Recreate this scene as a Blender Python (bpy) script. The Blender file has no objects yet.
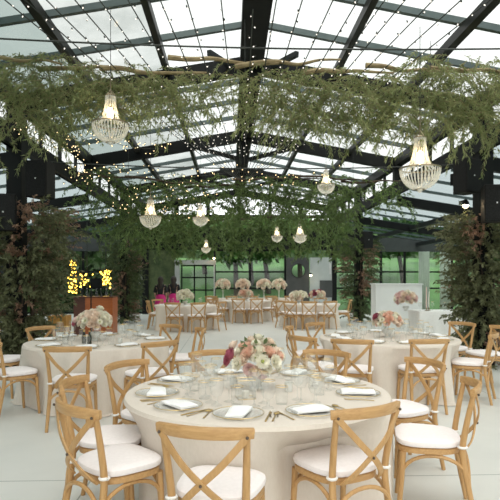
import bpy, bmesh, math, random
from mathutils import Vector, Matrix, noise
R = random.Random(7)
PI = math.pi
V = Vector
COL = bpy.context.scene.collection
sc = bpy.context.scene

# ------------------------------------------------------------------ materials
def new_mat(name):
    m = bpy.data.materials.new(name); m.use_nodes = True
    nt = m.node_tree; nt.nodes.clear()
    out = nt.nodes.new('ShaderNodeOutputMaterial')
    return m, nt, out
def noise_ramp(nt, scale, c1, c2, lo=.35, hi=.65, stretch=(1, 1, 1), detail=4, rough=.55):
    tc = nt.nodes.new('ShaderNodeTexCoord'); mp = nt.nodes.new('ShaderNodeMapping')
    mp.inputs['Scale'].default_value = stretch
    nz = nt.nodes.new('ShaderNodeTexNoise'); nz.inputs['Scale'].default_value = scale
    nz.inputs['Detail'].default_value = detail; nz.inputs['Roughness'].default_value = rough
    rp = nt.nodes.new('ShaderNodeValToRGB')
    rp.color_ramp.elements[0].position = lo; rp.color_ramp.elements[0].color = (*c1, 1)
    rp.color_ramp.elements[1].position = hi; rp.color_ramp.elements[1].color = (*c2, 1)
    nt.links.new(tc.outputs['Object'], mp.inputs[0]); nt.links.new(mp.outputs[0], nz.inputs['Vector'])
    nt.links.new(nz.outputs['Fac'], rp.inputs[0])
    return rp, nz
def pbr(name, c1, c2=None, scale=8, rough=.5, metal=0, stretch=(1, 1, 1), bump=0, lo=.35, hi=.65, sheen=0, spec=None):
    m, nt, out = new_mat(name)
    b = nt.nodes.new('ShaderNodeBsdfPrincipled')
    b.inputs['Roughness'].default_value = rough; b.inputs['Metallic'].default_value = metal
    if spec is not None: b.inputs['Specular IOR Level'].default_value = spec
    rp, nz = noise_ramp(nt, scale, c1, c2 or tuple(x * .88 for x in c1), lo, hi, stretch)
    nt.links.new(rp.outputs[0], b.inputs['Base Color'])
    if bump:
        bp = nt.nodes.new('ShaderNodeBump'); bp.inputs['Strength'].default_value = bump; bp.inputs['Distance'].default_value = .01
        nt.links.new(nz.outputs['Fac'], bp.inputs['Height']); nt.links.new(bp.outputs[0], b.inputs['Normal'])
    nt.links.new(b.outputs[0], out.inputs[0])
    return m
def leafmat(name, c1, c2, scale=6, trans=.45):
    m, nt, out = new_mat(name)
    rp, nz = noise_ramp(nt, scale, c1, c2, .3, .7, detail=6, rough=.7)
    d = nt.nodes.new('ShaderNodeBsdfPrincipled'); d.inputs['Roughness'].default_value = .55
    t = nt.nodes.new('ShaderNodeBsdfTranslucent'); mx = nt.nodes.new('ShaderNodeMixShader'); mx.inputs[0].default_value = trans
    nt.links.new(rp.outputs[0], d.inputs['Base Color']); nt.links.new(rp.outputs[0], t.inputs[0])
    nt.links.new(d.outputs[0], mx.inputs[1]); nt.links.new(t.outputs[0], mx.inputs[2]); nt.links.new(mx.outputs[0], out.inputs[0])
    return m
def thin_glass(name, tint=(.97, .99, .99), gloss=1.0, film=0.0, film_col=(.5, .55, .55), film_scale=.8, rough=.03, diffuse=False):
    m, nt, out = new_mat(name)
    tr = nt.nodes.new('ShaderNodeBsdfTransparent'); tr.inputs[0].default_value = (*tint, 1)
    gl = nt.nodes.new('ShaderNodeBsdfGlossy'); gl.inputs['Roughness'].default_value = rough
    lw = nt.nodes.new('ShaderNodeLayerWeight'); lw.inputs[0].default_value = .5
    fr = nt.nodes.new('ShaderNodeMath'); fr.operation = 'POWER'; fr.inputs[1].default_value = 5
    nt.links.new(lw.outputs['Facing'], fr.inputs[0])
    mu = nt.nodes.new('ShaderNodeMath'); mu.operation = 'MULTIPLY_ADD'; mu.inputs[1].default_value = gloss * .9; mu.inputs[2].default_value = gloss * .04; mu.use_clamp = True
    mx = nt.nodes.new('ShaderNodeMixShader')
    nt.links.new(fr.outputs[0], mu.inputs[0]); nt.links.new(mu.outputs[0], mx.inputs[0])
    base = tr
    if film:
        rp, nz = noise_ramp(nt, film_scale, (film * .35,) * 3, (film,) * 3, .35, .7, detail=8, rough=.65)
        d = nt.nodes.new('ShaderNodeBsdfDiffuse' if diffuse else 'ShaderNodeBsdfTranslucent'); d.inputs[0].default_value = (*film_col, 1)
        fm = nt.nodes.new('ShaderNodeMixShader')
        nt.links.new(rp.outputs[0], fm.inputs[0]); nt.links.new(tr.outputs[0], fm.inputs[1]); nt.links.new(d.outputs[0], fm.inputs[2])
        base = fm
    nt.links.new(base.outputs[0], mx.inputs[1]); nt.links.new(gl.outputs[0], mx.inputs[2]); nt.links.new(mx.outputs[0], out.inputs[0])
    return m
def emit(name, col, s):
    m, nt, out = new_mat(name)
    e = nt.nodes.new('ShaderNodeEmission'); e.inputs[0].default_value = (*col, 1); e.inputs[1].default_value = s
    nt.links.new(e.outputs[0], out.inputs[0]); return m
def crystal(name):
    m, nt, out = new_mat(name)
    b = nt.nodes.new('ShaderNodeBsdfPrincipled'); b.inputs['Base Color'].default_value = (.93, .93, .9, 1); b.inputs['Roughness'].default_value = .12
    tl = nt.nodes.new('ShaderNodeBsdfTranslucent'); tl.inputs[0].default_value = (.95, .93, .88, 1)
    tr = nt.nodes.new('ShaderNodeBsdfTransparent')
    a = nt.nodes.new('ShaderNodeMixShader'); a.inputs[0].default_value = .5
    c = nt.nodes.new('ShaderNodeMixShader'); c.inputs[0].default_value = .3
    nt.links.new(b.outputs[0], a.inputs[1]); nt.links.new(tl.outputs[0], a.inputs[2])
    nt.links.new(a.outputs[0], c.inputs[1]); nt.links.new(tr.outputs[0], c.inputs[2]); nt.links.new(c.outputs[0], out.inputs[0])
    return m

M = {}
M['oak'] = pbr('oak_wood', (.53, .315, .13), (.42, .235, .088), 5, .42, stretch=(14, 14, 1.2), lo=.3, hi=.7)
M['oak_flat'] = pbr('oak_wood_crosswise', (.55, .33, .14), (.43, .24, .092), 5, .42, stretch=(1.2, 14, 14), lo=.3, hi=.7)
M['cushion'] = pbr('cushion_cotton', (.86, .80, .79), (.82, .76, .75), 40, .85)
M['tie'] = pbr('cotton_tape', (.85, .82, .78), rough=.9)
M['screw'] = pbr('dark_screw', (.12, .09, .07), rough=.4, metal=.6)
M['linen'] = pbr('linen_cloth', (.68, .61, .535), (.65, .58, .505), 70, .9, bump=.04, stretch=(1, 1, .4))
M['whitecloth'] = pbr('white_cloth', (.78, .76, .73), (.73, .71, .68), 30, .9)
M['napkin'] = pbr('napkin_linen', (.87, .86, .85), (.82, .81, .8), 50, .9)
M['gold'] = pbr('brushed_gold', (.75, .55, .24), (.68, .48, .2), 30, .3, 1)
M['rim'] = pbr('gold_rim', (.68, .50, .24), rough=.3, metal=.8)
M['glass'] = thin_glass('clear_drinking_glass', (.965, .97, .965), .8, film=.10, film_col=(.95, .95, .93), film_scale=30, diffuse=True)
M['plateglass'] = thin_glass('glass_plate', (.97, .98, .98), .6, film=.25, film_col=(.9, .91, .9), film_scale=40, diffuse=True)
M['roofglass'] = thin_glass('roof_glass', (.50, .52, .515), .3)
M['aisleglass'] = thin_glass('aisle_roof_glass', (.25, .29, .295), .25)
M['patchyglass'] = thin_glass('patchy_roof_glass', (.50, .52, .515), .3, film=.75, film_col=(.07, .085, .08), film_scale=.55)  # roof tint with darker noise patches, for the middle left panes
M['gableglass'] = thin_glass('gable_glass', (.9, .92, .92), .3)
M['darkpatchyglass'] = thin_glass('dark_patchy_roof_glass', (.22, .255, .25), .4, film=.6, film_col=(.10, .125, .12), film_scale=1.1)  # darker grey-green tint with noise patches, for the outer left panes
M['wallglass'] = thin_glass('wall_glass', (.80, .86, .82), .9)
M['black'] = pbr('black_steel', (.006, .007, .007), (.010, .011, .011), 3, .6, spec=.15)
M['darksteel'] = pbr('dark_painted_steel', (.018, .022, .022), (.026, .03, .03), 3, .45, spec=.15)
M['bar'] = pbr('grey_green_aluminium', (.085, .11, .11), (.06, .085, .085), 4, .4, .3)
M['purlin'] = pbr('purlin_steel', (.012, .013, .012), (.022, .023, .02), 3, .45, spec=.15)
M['greyframe'] = pbr('grey_painted_frame', (.40, .42, .41), (.36, .38, .37), 4, .5)
M['charcoal'] = pbr('charcoal_panel', (.055, .06, .06), (.07, .075, .075), 3, .5, spec=.15)
M['whitewall'] = pbr('white_panel', (.74, .75, .73), (.68, .69, .68), 3, .6)
M['wallpale'] = pbr('pale_grey_panel', (.42, .46, .46), (.36, .40, .40), 2, .4)
M['speaker'] = pbr('speaker_shell', (.012, .012, .012), (.018, .018, .018), 30, .6, spec=.15)
M['grille'] = pbr('speaker_grille', (.006, .006, .006), (.022, .022, .022), 120, .6, spec=.15)
M['whitedot'] = pbr('pale_badge', (.7, .7, .7), rough=.4)
M['crystal'] = crystal('crystal')
M['brass'] = pbr('aged_brass', (.35, .29, .2), rough=.35, metal=.9)
M['bulbwarm'] = emit('warm_bulb', (1, .72, .36), 7)
M['fairy'] = emit('fairy_bulb', (1, .74, .38), 1.5)
M['fairyyellow'] = emit('yellow_fairy_bulb', (1, .58, .07), 4)
M['stringbulb'] = emit('pale_string_bulb', (1, .93, .8), .7)
M['cable'] = pbr('dark_cable', (.02, .025, .02), rough=.6)
M['branch'] = pbr('tan_branch', (.36, .28, .15), (.22, .16, .085), 9, .8, bump=.2)
M['darkbranch'] = pbr('brown_branch', (.075, .05, .03), (.045, .03, .02), 9, .85, bump=.2)
M['willow'] = leafmat('willow_leaves', (.13, .175, .055), (.42, .45, .21), 5, .42)
M['olive'] = leafmat('deep_green_leaves', (.05, .10, .028), (.22, .31, .10), 4)
M['darkgreen'] = leafmat('dark_green_leaves', (.05, .085, .035), (.16, .20, .085), 4, .35)  # dark green for the far column leaves and one back wall panel
M['smoke'] = leafmat('smokebush_foliage', (.08, .095, .045), (.25, .26, .13), 5, .35)
M['rust'] = leafmat('dusty_pink_plumes', (.25, .13, .085), (.44, .29, .20), 7, .35)
M['lawnleaf'] = leafmat('bright_tree_leaves', (.04, .10, .025), (.13, .25, .07), .8, .5)
M['hedgeleaf'] = leafmat('dark_hedge_leaves', (.02, .05, .015), (.07, .13, .04), .9, .3)
M['bark'] = pbr('bark', (.06, .05, .04), (.03, .025, .02), 4, .9)
M['grass'] = pbr('lawn_grass', (.012, .045, .01), (.05, .13, .032), .35, .9)
M['petalwhite'] = pbr('cream_petals', (.86, .83, .72), (.80, .76, .62), 25, .7)
M['petalpeach'] = pbr('peach_petals', (.84, .60, .47), (.80, .52, .40), 25, .7)
M['petalpink'] = pbr('dusty_pink_petals', (.82, .63, .58), (.76, .54, .51), 25, .7)
M['petalblush'] = pbr('blush_petals', (.87, .76, .64), (.83, .68, .56), 25, .7)
M['petalwine'] = pbr('burgundy_petals', (.32, .06, .10), (.42, .11, .16), 25, .7)
M['greeneye'] = pbr('lime_flower_centre', (.42, .48, .10), (.3, .38, .06), 60, .8)
M['stemgreen'] = leafmat('bouquet_leaves', (.10, .16, .06), (.22, .28, .13), 20)
M['ceramic'] = pbr('pale_ceramic', (.68, .68, .64), (.6, .6, .56), 14, .35)
M['wax'] = pbr('white_wax', (.86, .82, .74), rough=.6)
M['pinkwax'] = pbr('pale_pink_wax', (.85, .62, .55), rough=.6)
M['orangewood'] = pbr('orange_stained_wood', (.42, .115, .025), (.33, .08, .018), 4, .35, stretch=(1, 1, 12))
M['brownwood'] = pbr('dark_brown_wood', (.10, .028, .012), (.07, .02, .01), 4, .4, stretch=(1, 1, 12))
M['mustard'] = pbr('mustard_weave', (.45, .23, .05), (.35, .16, .03), 30, .8)
M['bottle'] = pbr('dark_bottle_glass', (.02, .025, .015), rough=.1)
M['skin'] = pbr('skin', (.55, .36, .26), rough=.6)
M['hair'] = pbr('dark_hair', (.02, .014, .01), (.035, .022, .015), 30, .6)
M['blacktop'] = pbr('black_fabric', (.015, .015, .017), rough=.85)
M['pinkskirt'] = pbr('hot_pink_fabric', (.72, .03, .26), (.62, .02, .2), 10, .7)
M['curtain'] = pbr('pale_green_drape', (.50, .56, .47), (.42, .48, .40), 3, .85)
M['mirror'] = pbr('mirror_glass', (.8, .84, .82), rough=.04, metal=1)
M['lampglass'] = emit('warm_lamp_glow', (1, .74, .42), 14)

# concrete floor with saw-cut joints
def concrete():
    m, nt, out = new_mat('polished_concrete')
    b = nt.nodes.new('ShaderNodeBsdfPrincipled'); b.inputs['Roughness'].default_value = .38
    rp, nz = noise_ramp(nt, .9, (.60, .605, .575), (.68, .68, .645), .3, .7, detail=8, rough=.6)
    tc = nt.nodes.new('ShaderNodeTexCoord'); sp = nt.nodes.new('ShaderNodeSeparateXYZ'); nt.links.new(tc.outputs['Object'], sp.inputs[0])
    fac = None
    for ax, off, per in (('Y', .42, 4.6), ('X', 1.1, 4.6)):
        a = nt.nodes.new('ShaderNodeMath'); a.operation = 'ADD'; a.inputs[1].default_value = off + 46; nt.links.new(sp.outputs[ax], a.inputs[0])
        d = nt.nodes.new('ShaderNodeMath'); d.operation = 'MODULO'; d.inputs[1].default_value = per; nt.links.new(a.outputs[0], d.inputs[0])
        l = nt.nodes.new('ShaderNodeMath'); l.operation = 'LESS_THAN'; l.inputs[1].default_value = .012; nt.links.new(d.outputs[0], l.inputs[0])
        if fac is None: fac = l
        else:
            x = nt.nodes.new('ShaderNodeMath'); x.operation = 'MAXIMUM'; nt.links.new(fac.outputs[0], x.inputs[0]); nt.links.new(l.outputs[0], x.inputs[1]); fac = x
    mx = nt.nodes.new('ShaderNodeMixRGB'); nt.links.new(fac.outputs[0], mx.inputs[0]); nt.links.new(rp.outputs[0], mx.inputs[1]); mx.inputs[2].default_value = (.3, .32, .3, 1)
    nt.links.new(mx.outputs[0], b.inputs['Base Color']); nt.links.new(b.outputs[0], out.inputs[0])
    return m
M['concrete'] = concrete()

# ------------------------------------------------------------------ mesh builder
class MB:
    def __init__(s): s.v = []; s.f = []
    def box(s, c, d, rot=None):
        b = len(s.v); c = V(c)
        for dx in (-.5, .5):
            for dy in (-.5, .5):
                for dz in (-.5, .5):
                    p = V((dx * d[0], dy * d[1], dz * d[2]))
                    if rot: p = rot @ p
                    s.v.append(c + p)
        for q in ((0, 1, 3, 2), (4, 6, 7, 5), (0, 4, 5, 1), (2, 3, 7, 6), (0, 2, 6, 4), (1, 5, 7, 3)): s.f.append([b + i for i in q])
        return s
    def beam(s, a, b_, w, h, up=(0, 0, 1)):
        a, b_ = V(a), V(b_); d = (b_ - a); L = d.length; d.normalize()
        sd = d.cross(V(up)).normalized(); u = sd.cross(d)
        rot = Matrix((sd, d, u)).transposed()
        return s.box((a + b_) / 2, (w, L, h), rot)
    def tube(s, pts, r, n=8, cap=True):
        pts = [V(p) for p in pts]; k = len(pts)
        rs = r if isinstance(r, (list, tuple)) else [r] * k
        t = [(pts[min(i + 1, k - 1)] - pts[max(i - 1, 0)]).normalized() for i in range(k)]
        ref = V((0, 0, 1)) if abs(t[0].z) < .9 else V((1, 0, 0))
        u = t[0].cross(ref).normalized(); b = len(s.v)
        for i in range(k):
            u = (u - t[i] * u.dot(t[i]))
            u = u.normalized() if u.length > 1e-6 else t[i].orthogonal().normalized()
            w = t[i].cross(u)
            for j in range(n):
                a = 2 * PI * j / n
                s.v.append(pts[i] + (u * math.cos(a) + w * math.sin(a)) * rs[i])
        for i in range(k - 1):
            for j in range(n):
                s.f.append([b + i * n + j, b + i * n + (j + 1) % n, b + (i + 1) * n + (j + 1) % n, b + (i + 1) * n + j])
        if cap:
            s.f.append([b + j for j in range(n)][::-1]); s.f.append([b + (k - 1) * n + j for j in range(n)])
        return s
    def ribbon(s, pts, w, h, up):
        # rectangular section swept along pts; w across (perp. to up and path), h along up (list or vector)
        pts = [V(p) for p in pts]; k = len(pts); b = len(s.v)
        for i in range(k):
            t = (pts[min(i + 1, k - 1)] - pts[max(i - 1, 0)]).normalized()
            u = V(up[i] if isinstance(up, list) else up); u = (u - t * u.dot(t)).normalized(); sd = t.cross(u)
            ww = w[i] if isinstance(w, list) else w; hh = h[i] if isinstance(h, list) else h
            c = .25
            for (x, y) in ((-1, -1 + c), (-1 + c, -1), (1 - c, -1), (1, -1 + c), (1, 1 - c), (1 - c, 1), (-1 + c, 1), (-1, 1 - c)):
                s.v.append(pts[i] + sd * x * ww / 2 + u * y * hh / 2)
        n = 8
        for i in range(k - 1):
            for j in range(n): s.f.append([b + i * n + j, b + i * n + (j + 1) % n, b + (i + 1) * n + (j + 1) % n, b + (i + 1) * n + j])
        s.f.append([b + j for j in range(n)][::-1]); s.f.append([b + (k - 1) * n + j for j in range(n)])
        return s
    def lathe(s, prof, n=20, c=(0, 0, 0), cap0=False, cap1=False):
        b = len(s.v); c = V(c); k = len(prof)
        for r, z in prof:
            for j in range(n):
                a = 2 * PI * j / n; s.v.append(c + V((r * math.cos(a), r * math.sin(a), z)))
        for i in range(k - 1):
            for j in range(n): s.f.append([b + i * n + j, b + i * n + (j + 1) % n, b + (i + 1) * n + (j + 1) % n, b + (i + 1) * n + j])
        if cap0: s.f.append([b + j for j in range(n)][::-1])
        if cap1: s.f.append([b + (k - 1) * n + j for j in range(n)])
        return s
    def ball(s, c, r, n=8, m=5, sq=(1, 1, 1)):
        pr = [(math.sin(PI * i / m), -math.cos(PI * i / m)) for i in range(m + 1)]
        b = len(s.v); s.lathe([(max(a, .01), z) for a, z in pr], n)
        for i in range(b, len(s.v)):
            p = s.v[i]; s.v[i] = V(c) + V((p.x * r * sq[0], p.y * r * sq[1], p.z * r * sq[2]))
        return s
    def leaf(s, p, d, sd, L, w):
        b = len(s.v)
        m = p + d * (L * .45)
        dr = V((0, 0, -.12 * L))
        s.v += [p, m + sd * w, p + d * L + dr, m - sd * w]
        s.f.append([b, b + 1, b + 2, b + 3])
    def build(s, name, mat, parent=None, smooth=True, loc=None):
        me = bpy.data.meshes.new(name); me.from_pydata([tuple(v) for v in s.v], [], s.f); me.update()
        if smooth:
            me.polygons.foreach_set('use_smooth', [True] * len(me.polygons))
            try: me.set_sharp_from_angle(angle=math.radians(38))
            except Exception: pass
        me.materials.append(M[mat] if isinstance(mat, str) else mat)
        o = bpy.data.objects.new(name, me); COL.objects.link(o)
        if parent is not None: o.parent = parent
        if loc is not None: o.location = loc
        return o
def empty(name, loc=(0, 0, 0), rz=0):
    o = bpy.data.objects.new(name, None); COL.objects.link(o); o.location = loc; o.rotation_euler = (0, 0, rz); o.empty_display_size = .1
    return o
def tag(o, label=None, cat=None, group=None, kind=None):
    if label: o['label'] = label
    if cat: o['category'] = cat
    if group: o['group'] = group
    elif group == '' and 'group' in o: del o['group']
    if kind: o['kind'] = kind
    return o
KIDS = {}
def kids(o):
    if o.name not in KIDS: KIDS[o.name] = [c for c in bpy.data.objects if c.parent is o]
    return KIDS[o.name]
def copy_tree(o, parent=None):
    c = o.copy(); COL.objects.link(c)
    if parent is not None: c.parent = parent
    for ch in kids(o): copy_tree(ch, c)
    return c
def curve_pts(ctrl, n):
    # Catmull-Rom
    ctrl = [V(p) for p in ctrl]; P = [ctrl[0] * 2 - ctrl[1]] + ctrl + [ctrl[-1] * 2 - ctrl[-2]]
    out = []
    for i in range(1, len(P) - 2):
        for k in range(n):
            t = k / n; a, b, c, d = P[i - 1], P[i], P[i + 1], P[i + 2]
            out.append(.5 * ((2 * b) + (c - a) * t + (2 * a - 5 * b + 4 * c - d) * t * t + (3 * b - a - 3 * c + d) * t ** 3))
    out.append(ctrl[-1]); return out
def rv(s=1): return V((R.uniform(-1, 1), R.uniform(-1, 1), R.uniform(-1, 1))) * s
def struct(o): o['kind'] = 'structure'; return o

# ------------------------------------------------------------------ camera and sky
H = 1.58; YAW = .0358
cam = bpy.data.cameras.new('camera'); co = bpy.data.objects.new('camera', cam); COL.objects.link(co)
co.location = (0, 0, H); co.rotation_euler = (PI / 2, 0, -YAW)
cam.sensor_width = 36; cam.lens = 530 / 500 * 36; cam.shift_y = 28 / 500; cam.clip_end = 400
cam.dof.use_dof = True; cam.dof.focus_distance = 3.4; cam.dof.aperture_fstop = 7
sc.camera = co
w = bpy.data.worlds.new('sky'); sc.world = w; w.use_nodes = True
nt = w.node_tree; bg = nt.nodes['Background']
tc = nt.nodes.new('ShaderNodeTexCoord'); nz = nt.nodes.new('ShaderNodeTexNoise'); nz.inputs['Scale'].default_value = 2.2; nz.inputs['Detail'].default_value = 5
rp = nt.nodes.new('ShaderNodeValToRGB'); rp.color_ramp.elements[0].color = (.93, .95, .94, 1); rp.color_ramp.elements[0].position = .3
rp.color_ramp.elements[1].color = (1, .99, .965, 1); rp.color_ramp.elements[1].position = .6
nt.links.new(tc.outputs['Generated'], nz.inputs['Vector']); nt.links.new(nz.outputs['Fac'], rp.inputs[0]); nt.links.new(rp.outputs[0], bg.inputs[0])
bg.inputs[1].default_value = 1.0
sun = bpy.data.lights.new('sun', 'SUN'); so = bpy.data.objects.new('sun', sun); COL.objects.link(so)
sun.energy = 2.6; sun.angle = math.radians(80); sun.color = (1, .95, .88)
so.rotation_euler = (math.radians(24), 0, math.radians(-15))
sc.view_settings.view_transform = 'Standard'; sc.view_settings.look = 'None'; sc.view_settings.gamma = 1; sc.view_settings.use_curve_mapping = False
sc.view_settings.exposure = 1.3
sc.cycles.max_bounces = 10; sc.cycles.transparent_max_bounces = 40; sc.cycles.diffuse_bounces = 5; sc.cycles.glossy_bounces = 4
sc.cycles.caustics_reflective = False; sc.cycles.caustics_refractive = False
sc.cycles.use_denoising = True
sc.cycles.sample_clamp_indirect = 4

# ------------------------------------------------------------------ building
RX, RZ, SL, HW = .36, 5.58, .18, 4.1
XL, XR, Y0, Y1 = RX - HW, RX + HW, -6.0, 23.45
def roofz(x): return RZ - SL * abs(x - RX)
AL, AR = -9.2, 9.9
b = MB().box(((AL + AR) / 2, 8.75, -.1), (AR - AL, 29.7, .2)); struct(b.build('floor', 'concrete', smooth=False))
b = MB().box((0, 40, -.17), (160, 160, .1)); struct(b.build('ground', 'grass', smooth=False))

ceil = struct(empty('ceiling', (RX, 12, 4.9)))
def cpart(mb, name, mat): o = mb.build(name, mat, ceil, smooth=False); o.location = (-RX, -12, -4.9); return o
cpart(MB().box((RX, (Y0 + Y1) / 2, RZ - .16), (.40, Y1 - Y0, .26)), 'ridge_beam', 'black')
frames = [0.0, 4.7, 9.4, 14.07, 18.75, 23.4]
for y in frames:
    for sgn in (-1, 1):
        xe = RX + sgn * HW
        cpart(MB().beam((RX, y, RZ - .22), (xe, y, roofz(xe) - .22), .13, .30), 'rafter', 'black')
for sgn in (-1, 1):
    for off, ww in ((1.47, .095), (2.8, .12), (4.1, .2)):
        x = RX + sgn * off
        cpart(MB().box((x, (Y0 + Y1) / 2, roofz(x) - (.14 if ww < .2 else .16)), (ww, Y1 - Y0, .13 if ww < .2 else .24)), 'purlin', 'purlin')
    for k in range(26):
        y = -5.82 + 1.17 * k
        if abs((y - 4.7 + .02) % 4.675) < .2: continue
        xe = RX + sgn * HW
        cpart(MB().beam((RX, y, RZ - .045), (xe, y, roofz(xe) - .045), .07, .09), 'glazing_bar', 'bar')
    offs = [0.0, 1.47, 2.8, 4.1]
    for a, c in zip(offs, offs[1:]):
        xa, xc = RX + sgn * a, RX + sgn * c
        mb = MB(); mb.v = [V((xa, Y0, roofz(xa))), V((xc, Y0, roofz(xc))), V((xc, Y1, roofz(xc))), V((xa, Y1, roofz(xa)))]; mb.f = [[0, 1, 2, 3]]
        cpart(mb, 'roof_pane', ('roofglass', 'patchyglass', 'darkpatchyglass')[offs.index(a)] if sgn < 0 else 'roofglass')
    # diagonal wind braces by the ridge
    for y in (9.4, 18.75):
        cpart(MB().beam((RX + sgn * .15, y + .45, RZ - .2), (RX + sgn * .72, y - .75, roofz(RX + .72) - .2), .07, .09), 'wind_brace', 'darksteel')
    # knee braces
    for y in (14.07, 18.75):
        cpart(MB().beam((RX + sgn * .12, y, RZ - .85), (RX + sgn * 1.2, y, roofz(RX + 1.2) - .35), .1, .1), 'knee_brace', 'black')
for y in (14.07, 18.75):
    cpart(MB().box((RX, y, RZ - .62), (.16, .16, .75)), 'king_post', 'black')

# eave beams, clerestory and columns
for i, (x, nm) in enumerate(((XL, 'left'), (XR, 'right'))):
    struct(MB().box((x, (Y0 + Y1) / 2, 3.98), (.16, Y1 - Y0, .3)).build('beam', 'black', smooth=False))
    wd = struct(empty('window_%d' % (i + 1), (x, 12, 4.1)))
    for k in range(26):
        y = -5.82 + 1.17 * k
        o = MB().box((x, y, 4.47), (.07, .06, .7)).build('mullion', 'darksteel', wd, smooth=False); o.location = (-x, -12, -4.1)
    mb = MB(); mb.v = [V((x, Y0, 4.1)), V((x, Y1, 4.1)), V((x, Y1, 4.82)), V((x, Y0, 4.82))]; mb.f = [[0, 1, 2, 3]]
    o = mb.build('pane', 'roofglass', wd, smooth=False); o.location = (-x, -12, -4.1)
    for y in (0.0, 9.4, 18.75, 23.4):
        struct(MB().box((x + (.08 if x > 0 else 0), y, 2.3), (.26, .26, 4.6)).build('column', 'black', smooth=False))
    for y in (14.07,):
        struct(MB().box((x, y, 4.4), (.2, .2, .7)).build('column', 'black', smooth=False))
    # lower side aisle roof
    sg = -1 if i == 0 else 1; xo = AL if i == 0 else AR
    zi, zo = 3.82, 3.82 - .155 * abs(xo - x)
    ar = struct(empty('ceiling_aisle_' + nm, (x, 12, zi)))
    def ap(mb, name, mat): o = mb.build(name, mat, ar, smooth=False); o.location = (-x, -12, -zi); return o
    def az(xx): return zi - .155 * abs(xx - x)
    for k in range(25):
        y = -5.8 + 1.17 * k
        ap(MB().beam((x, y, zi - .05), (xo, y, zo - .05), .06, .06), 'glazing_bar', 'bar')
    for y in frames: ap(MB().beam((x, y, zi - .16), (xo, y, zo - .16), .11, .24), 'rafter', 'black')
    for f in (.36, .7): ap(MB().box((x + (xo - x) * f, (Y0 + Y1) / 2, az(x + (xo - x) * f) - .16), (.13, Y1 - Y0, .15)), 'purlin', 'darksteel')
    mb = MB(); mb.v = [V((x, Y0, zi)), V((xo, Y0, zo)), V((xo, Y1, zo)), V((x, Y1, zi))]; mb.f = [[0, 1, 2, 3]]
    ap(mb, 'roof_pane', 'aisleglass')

# side walls of the aisles
def glazed_wall(name, a, b_, z0, z1, nx, zs, mat='wallglass', th=.07, mull='black'):
    a, b_ = V(a), V(b_); c = (a + b_) / 2
    wl = struct(empty(name, (c.x, c.y, 0)))
    def wp(mb, n, mt): o = mb.build(n, mt, wl, smooth=False); o.location = (-c.x, -c.y, 0); return o
    for k in range(nx + 1):
        p = a.lerp(b_, k / nx); wp(MB().box((p.x, p.y, (z0 + z1) / 2), (th, th, z1 - z0)), 'mullion', mull)
    for z in zs: wp(MB().beam((a.x, a.y, z), (b_.x, b_.y, z), th, th), 'transom', mull)
    mb = MB(); mb.v = [V((a.x, a.y, z0)), V((b_.x, b_.y, z0)), V((b_.x, b_.y, z1)), V((a.x, a.y, z1))]; mb.f = [[0, 1, 2, 3]]
    wp(mb, 'pane', mat)
    return wl
glazed_wall('wall_right', (AR, Y0, 0), (AR, Y1, 0), 0, 2.9, 19, (.05, 1.0, 2.0, 2.9))
wl = struct(MB().box((AL, (Y0 + Y1) / 2, 1.5), (.12, Y1 - Y0, 3.0)).build('wall_left', 'charcoal', smooth=False))

# far gable wall: black fascia, glazing below, white-lit panes above
YE = Y1
fs = struct(empty('wall_back', (RX, YE, 0)))
def fp(mb, n, mt): o = mb.build(n, mt, fs, smooth=False); o.location = (-RX, -YE, 0); return o
fp(MB().box((RX, YE, 3.3), (HW * 2, .2, .95)), 'fascia', 'black')
fp(MB().box(((XR + AR) / 2, YE - .05, 3.06), (AR - XR, .2, .62)), 'fascia', 'charcoal')
fp(MB().box(((XL + AL) / 2, YE - .05, 3.06), (XL - AL, .2, .62)), 'fascia', 'charcoal')
fp(MB().box((RX, YE, 4.3), (HW * 2, .12, .14)), 'transom', 'black')
for k in range(-3, 4):
    x = RX + k * 1.37; fp(MB().box((x, YE, (3.7 + roofz(x)) / 2), (.16, .12, roofz(x) - 3.7)), 'mullion', 'black')
mb = MB(); xs = [XL, RX, XR]
mb.v = [V((XL, YE, 3.75)), V((XR, YE, 3.75)), V((XR, YE, roofz(XR))), V((RX, YE, RZ)), V((XL, YE, roofz(XL)))]; mb.f = [[0, 1, 2, 3, 4]]
fp(mb, 'gable_pane', 'gableglass')
# glazing below the fascia
for a, c, n in ((-.72, 2.4, 2), (4.55, AR, 5), (AL, XL, 4)):
    for k in range(n + 1):
        x = a + (c - a) * k / n; fp(MB().box((x, YE, 1.43), (.09, .09, 2.85)), 'mullion', 'black')
    for z in (.05, 1.12, 1.85, 2.8): fp(MB().box(((a + c) / 2, YE, z), (c - a, .07, .07)), 'transom', 'black')
    mb = MB(); mb.v = [V((a, YE, 0)), V((c, YE, 0)), V((c, YE, 2.82)), V((a, YE, 2.82))]; mb.f = [[0, 1, 2, 3]]
    fp(mb, 'pane', 'wallglass')
fp(MB().box((-3.1, YE, 1.43), (1.35, .12, 2.86)), 'panel', 'darkgreen')
# grey portal doorway
dr = struct(empty('door_1', (-1.55, 23.2, 0)))
for x in (-.78, .82): MB().box((x, 0, 1.14), (.2 if x < 0 else .05, .3, 2.28)).build('door_jamb', 'greyframe', dr, smooth=False)
MB().box((0, 0, 2.26), (1.78, .3, .2)).build('door_head', 'greyframe', dr, smooth=False)
for x in (-.6, -.05, .45): MB().box((x, .05, 1.08), (.06, .06, 2.16)).build('stile', 'black', dr, smooth=False)
for z in (.06, 1.05, 1.6, 2.12): MB().box((.1, .05, z), (1.4, .06, .06)).build('door_rail', 'black', dr, smooth=False)
mb = MB(); mb.v = [V((-.68, .05, 0)), V((.8, .05, 0)), V((.8, .05, 2.16)), V((-.68, .05, 2.16))]; mb.f = [[0, 1, 2, 3]]
mb.build('pane', 'wallglass', dr, smooth=False)
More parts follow.
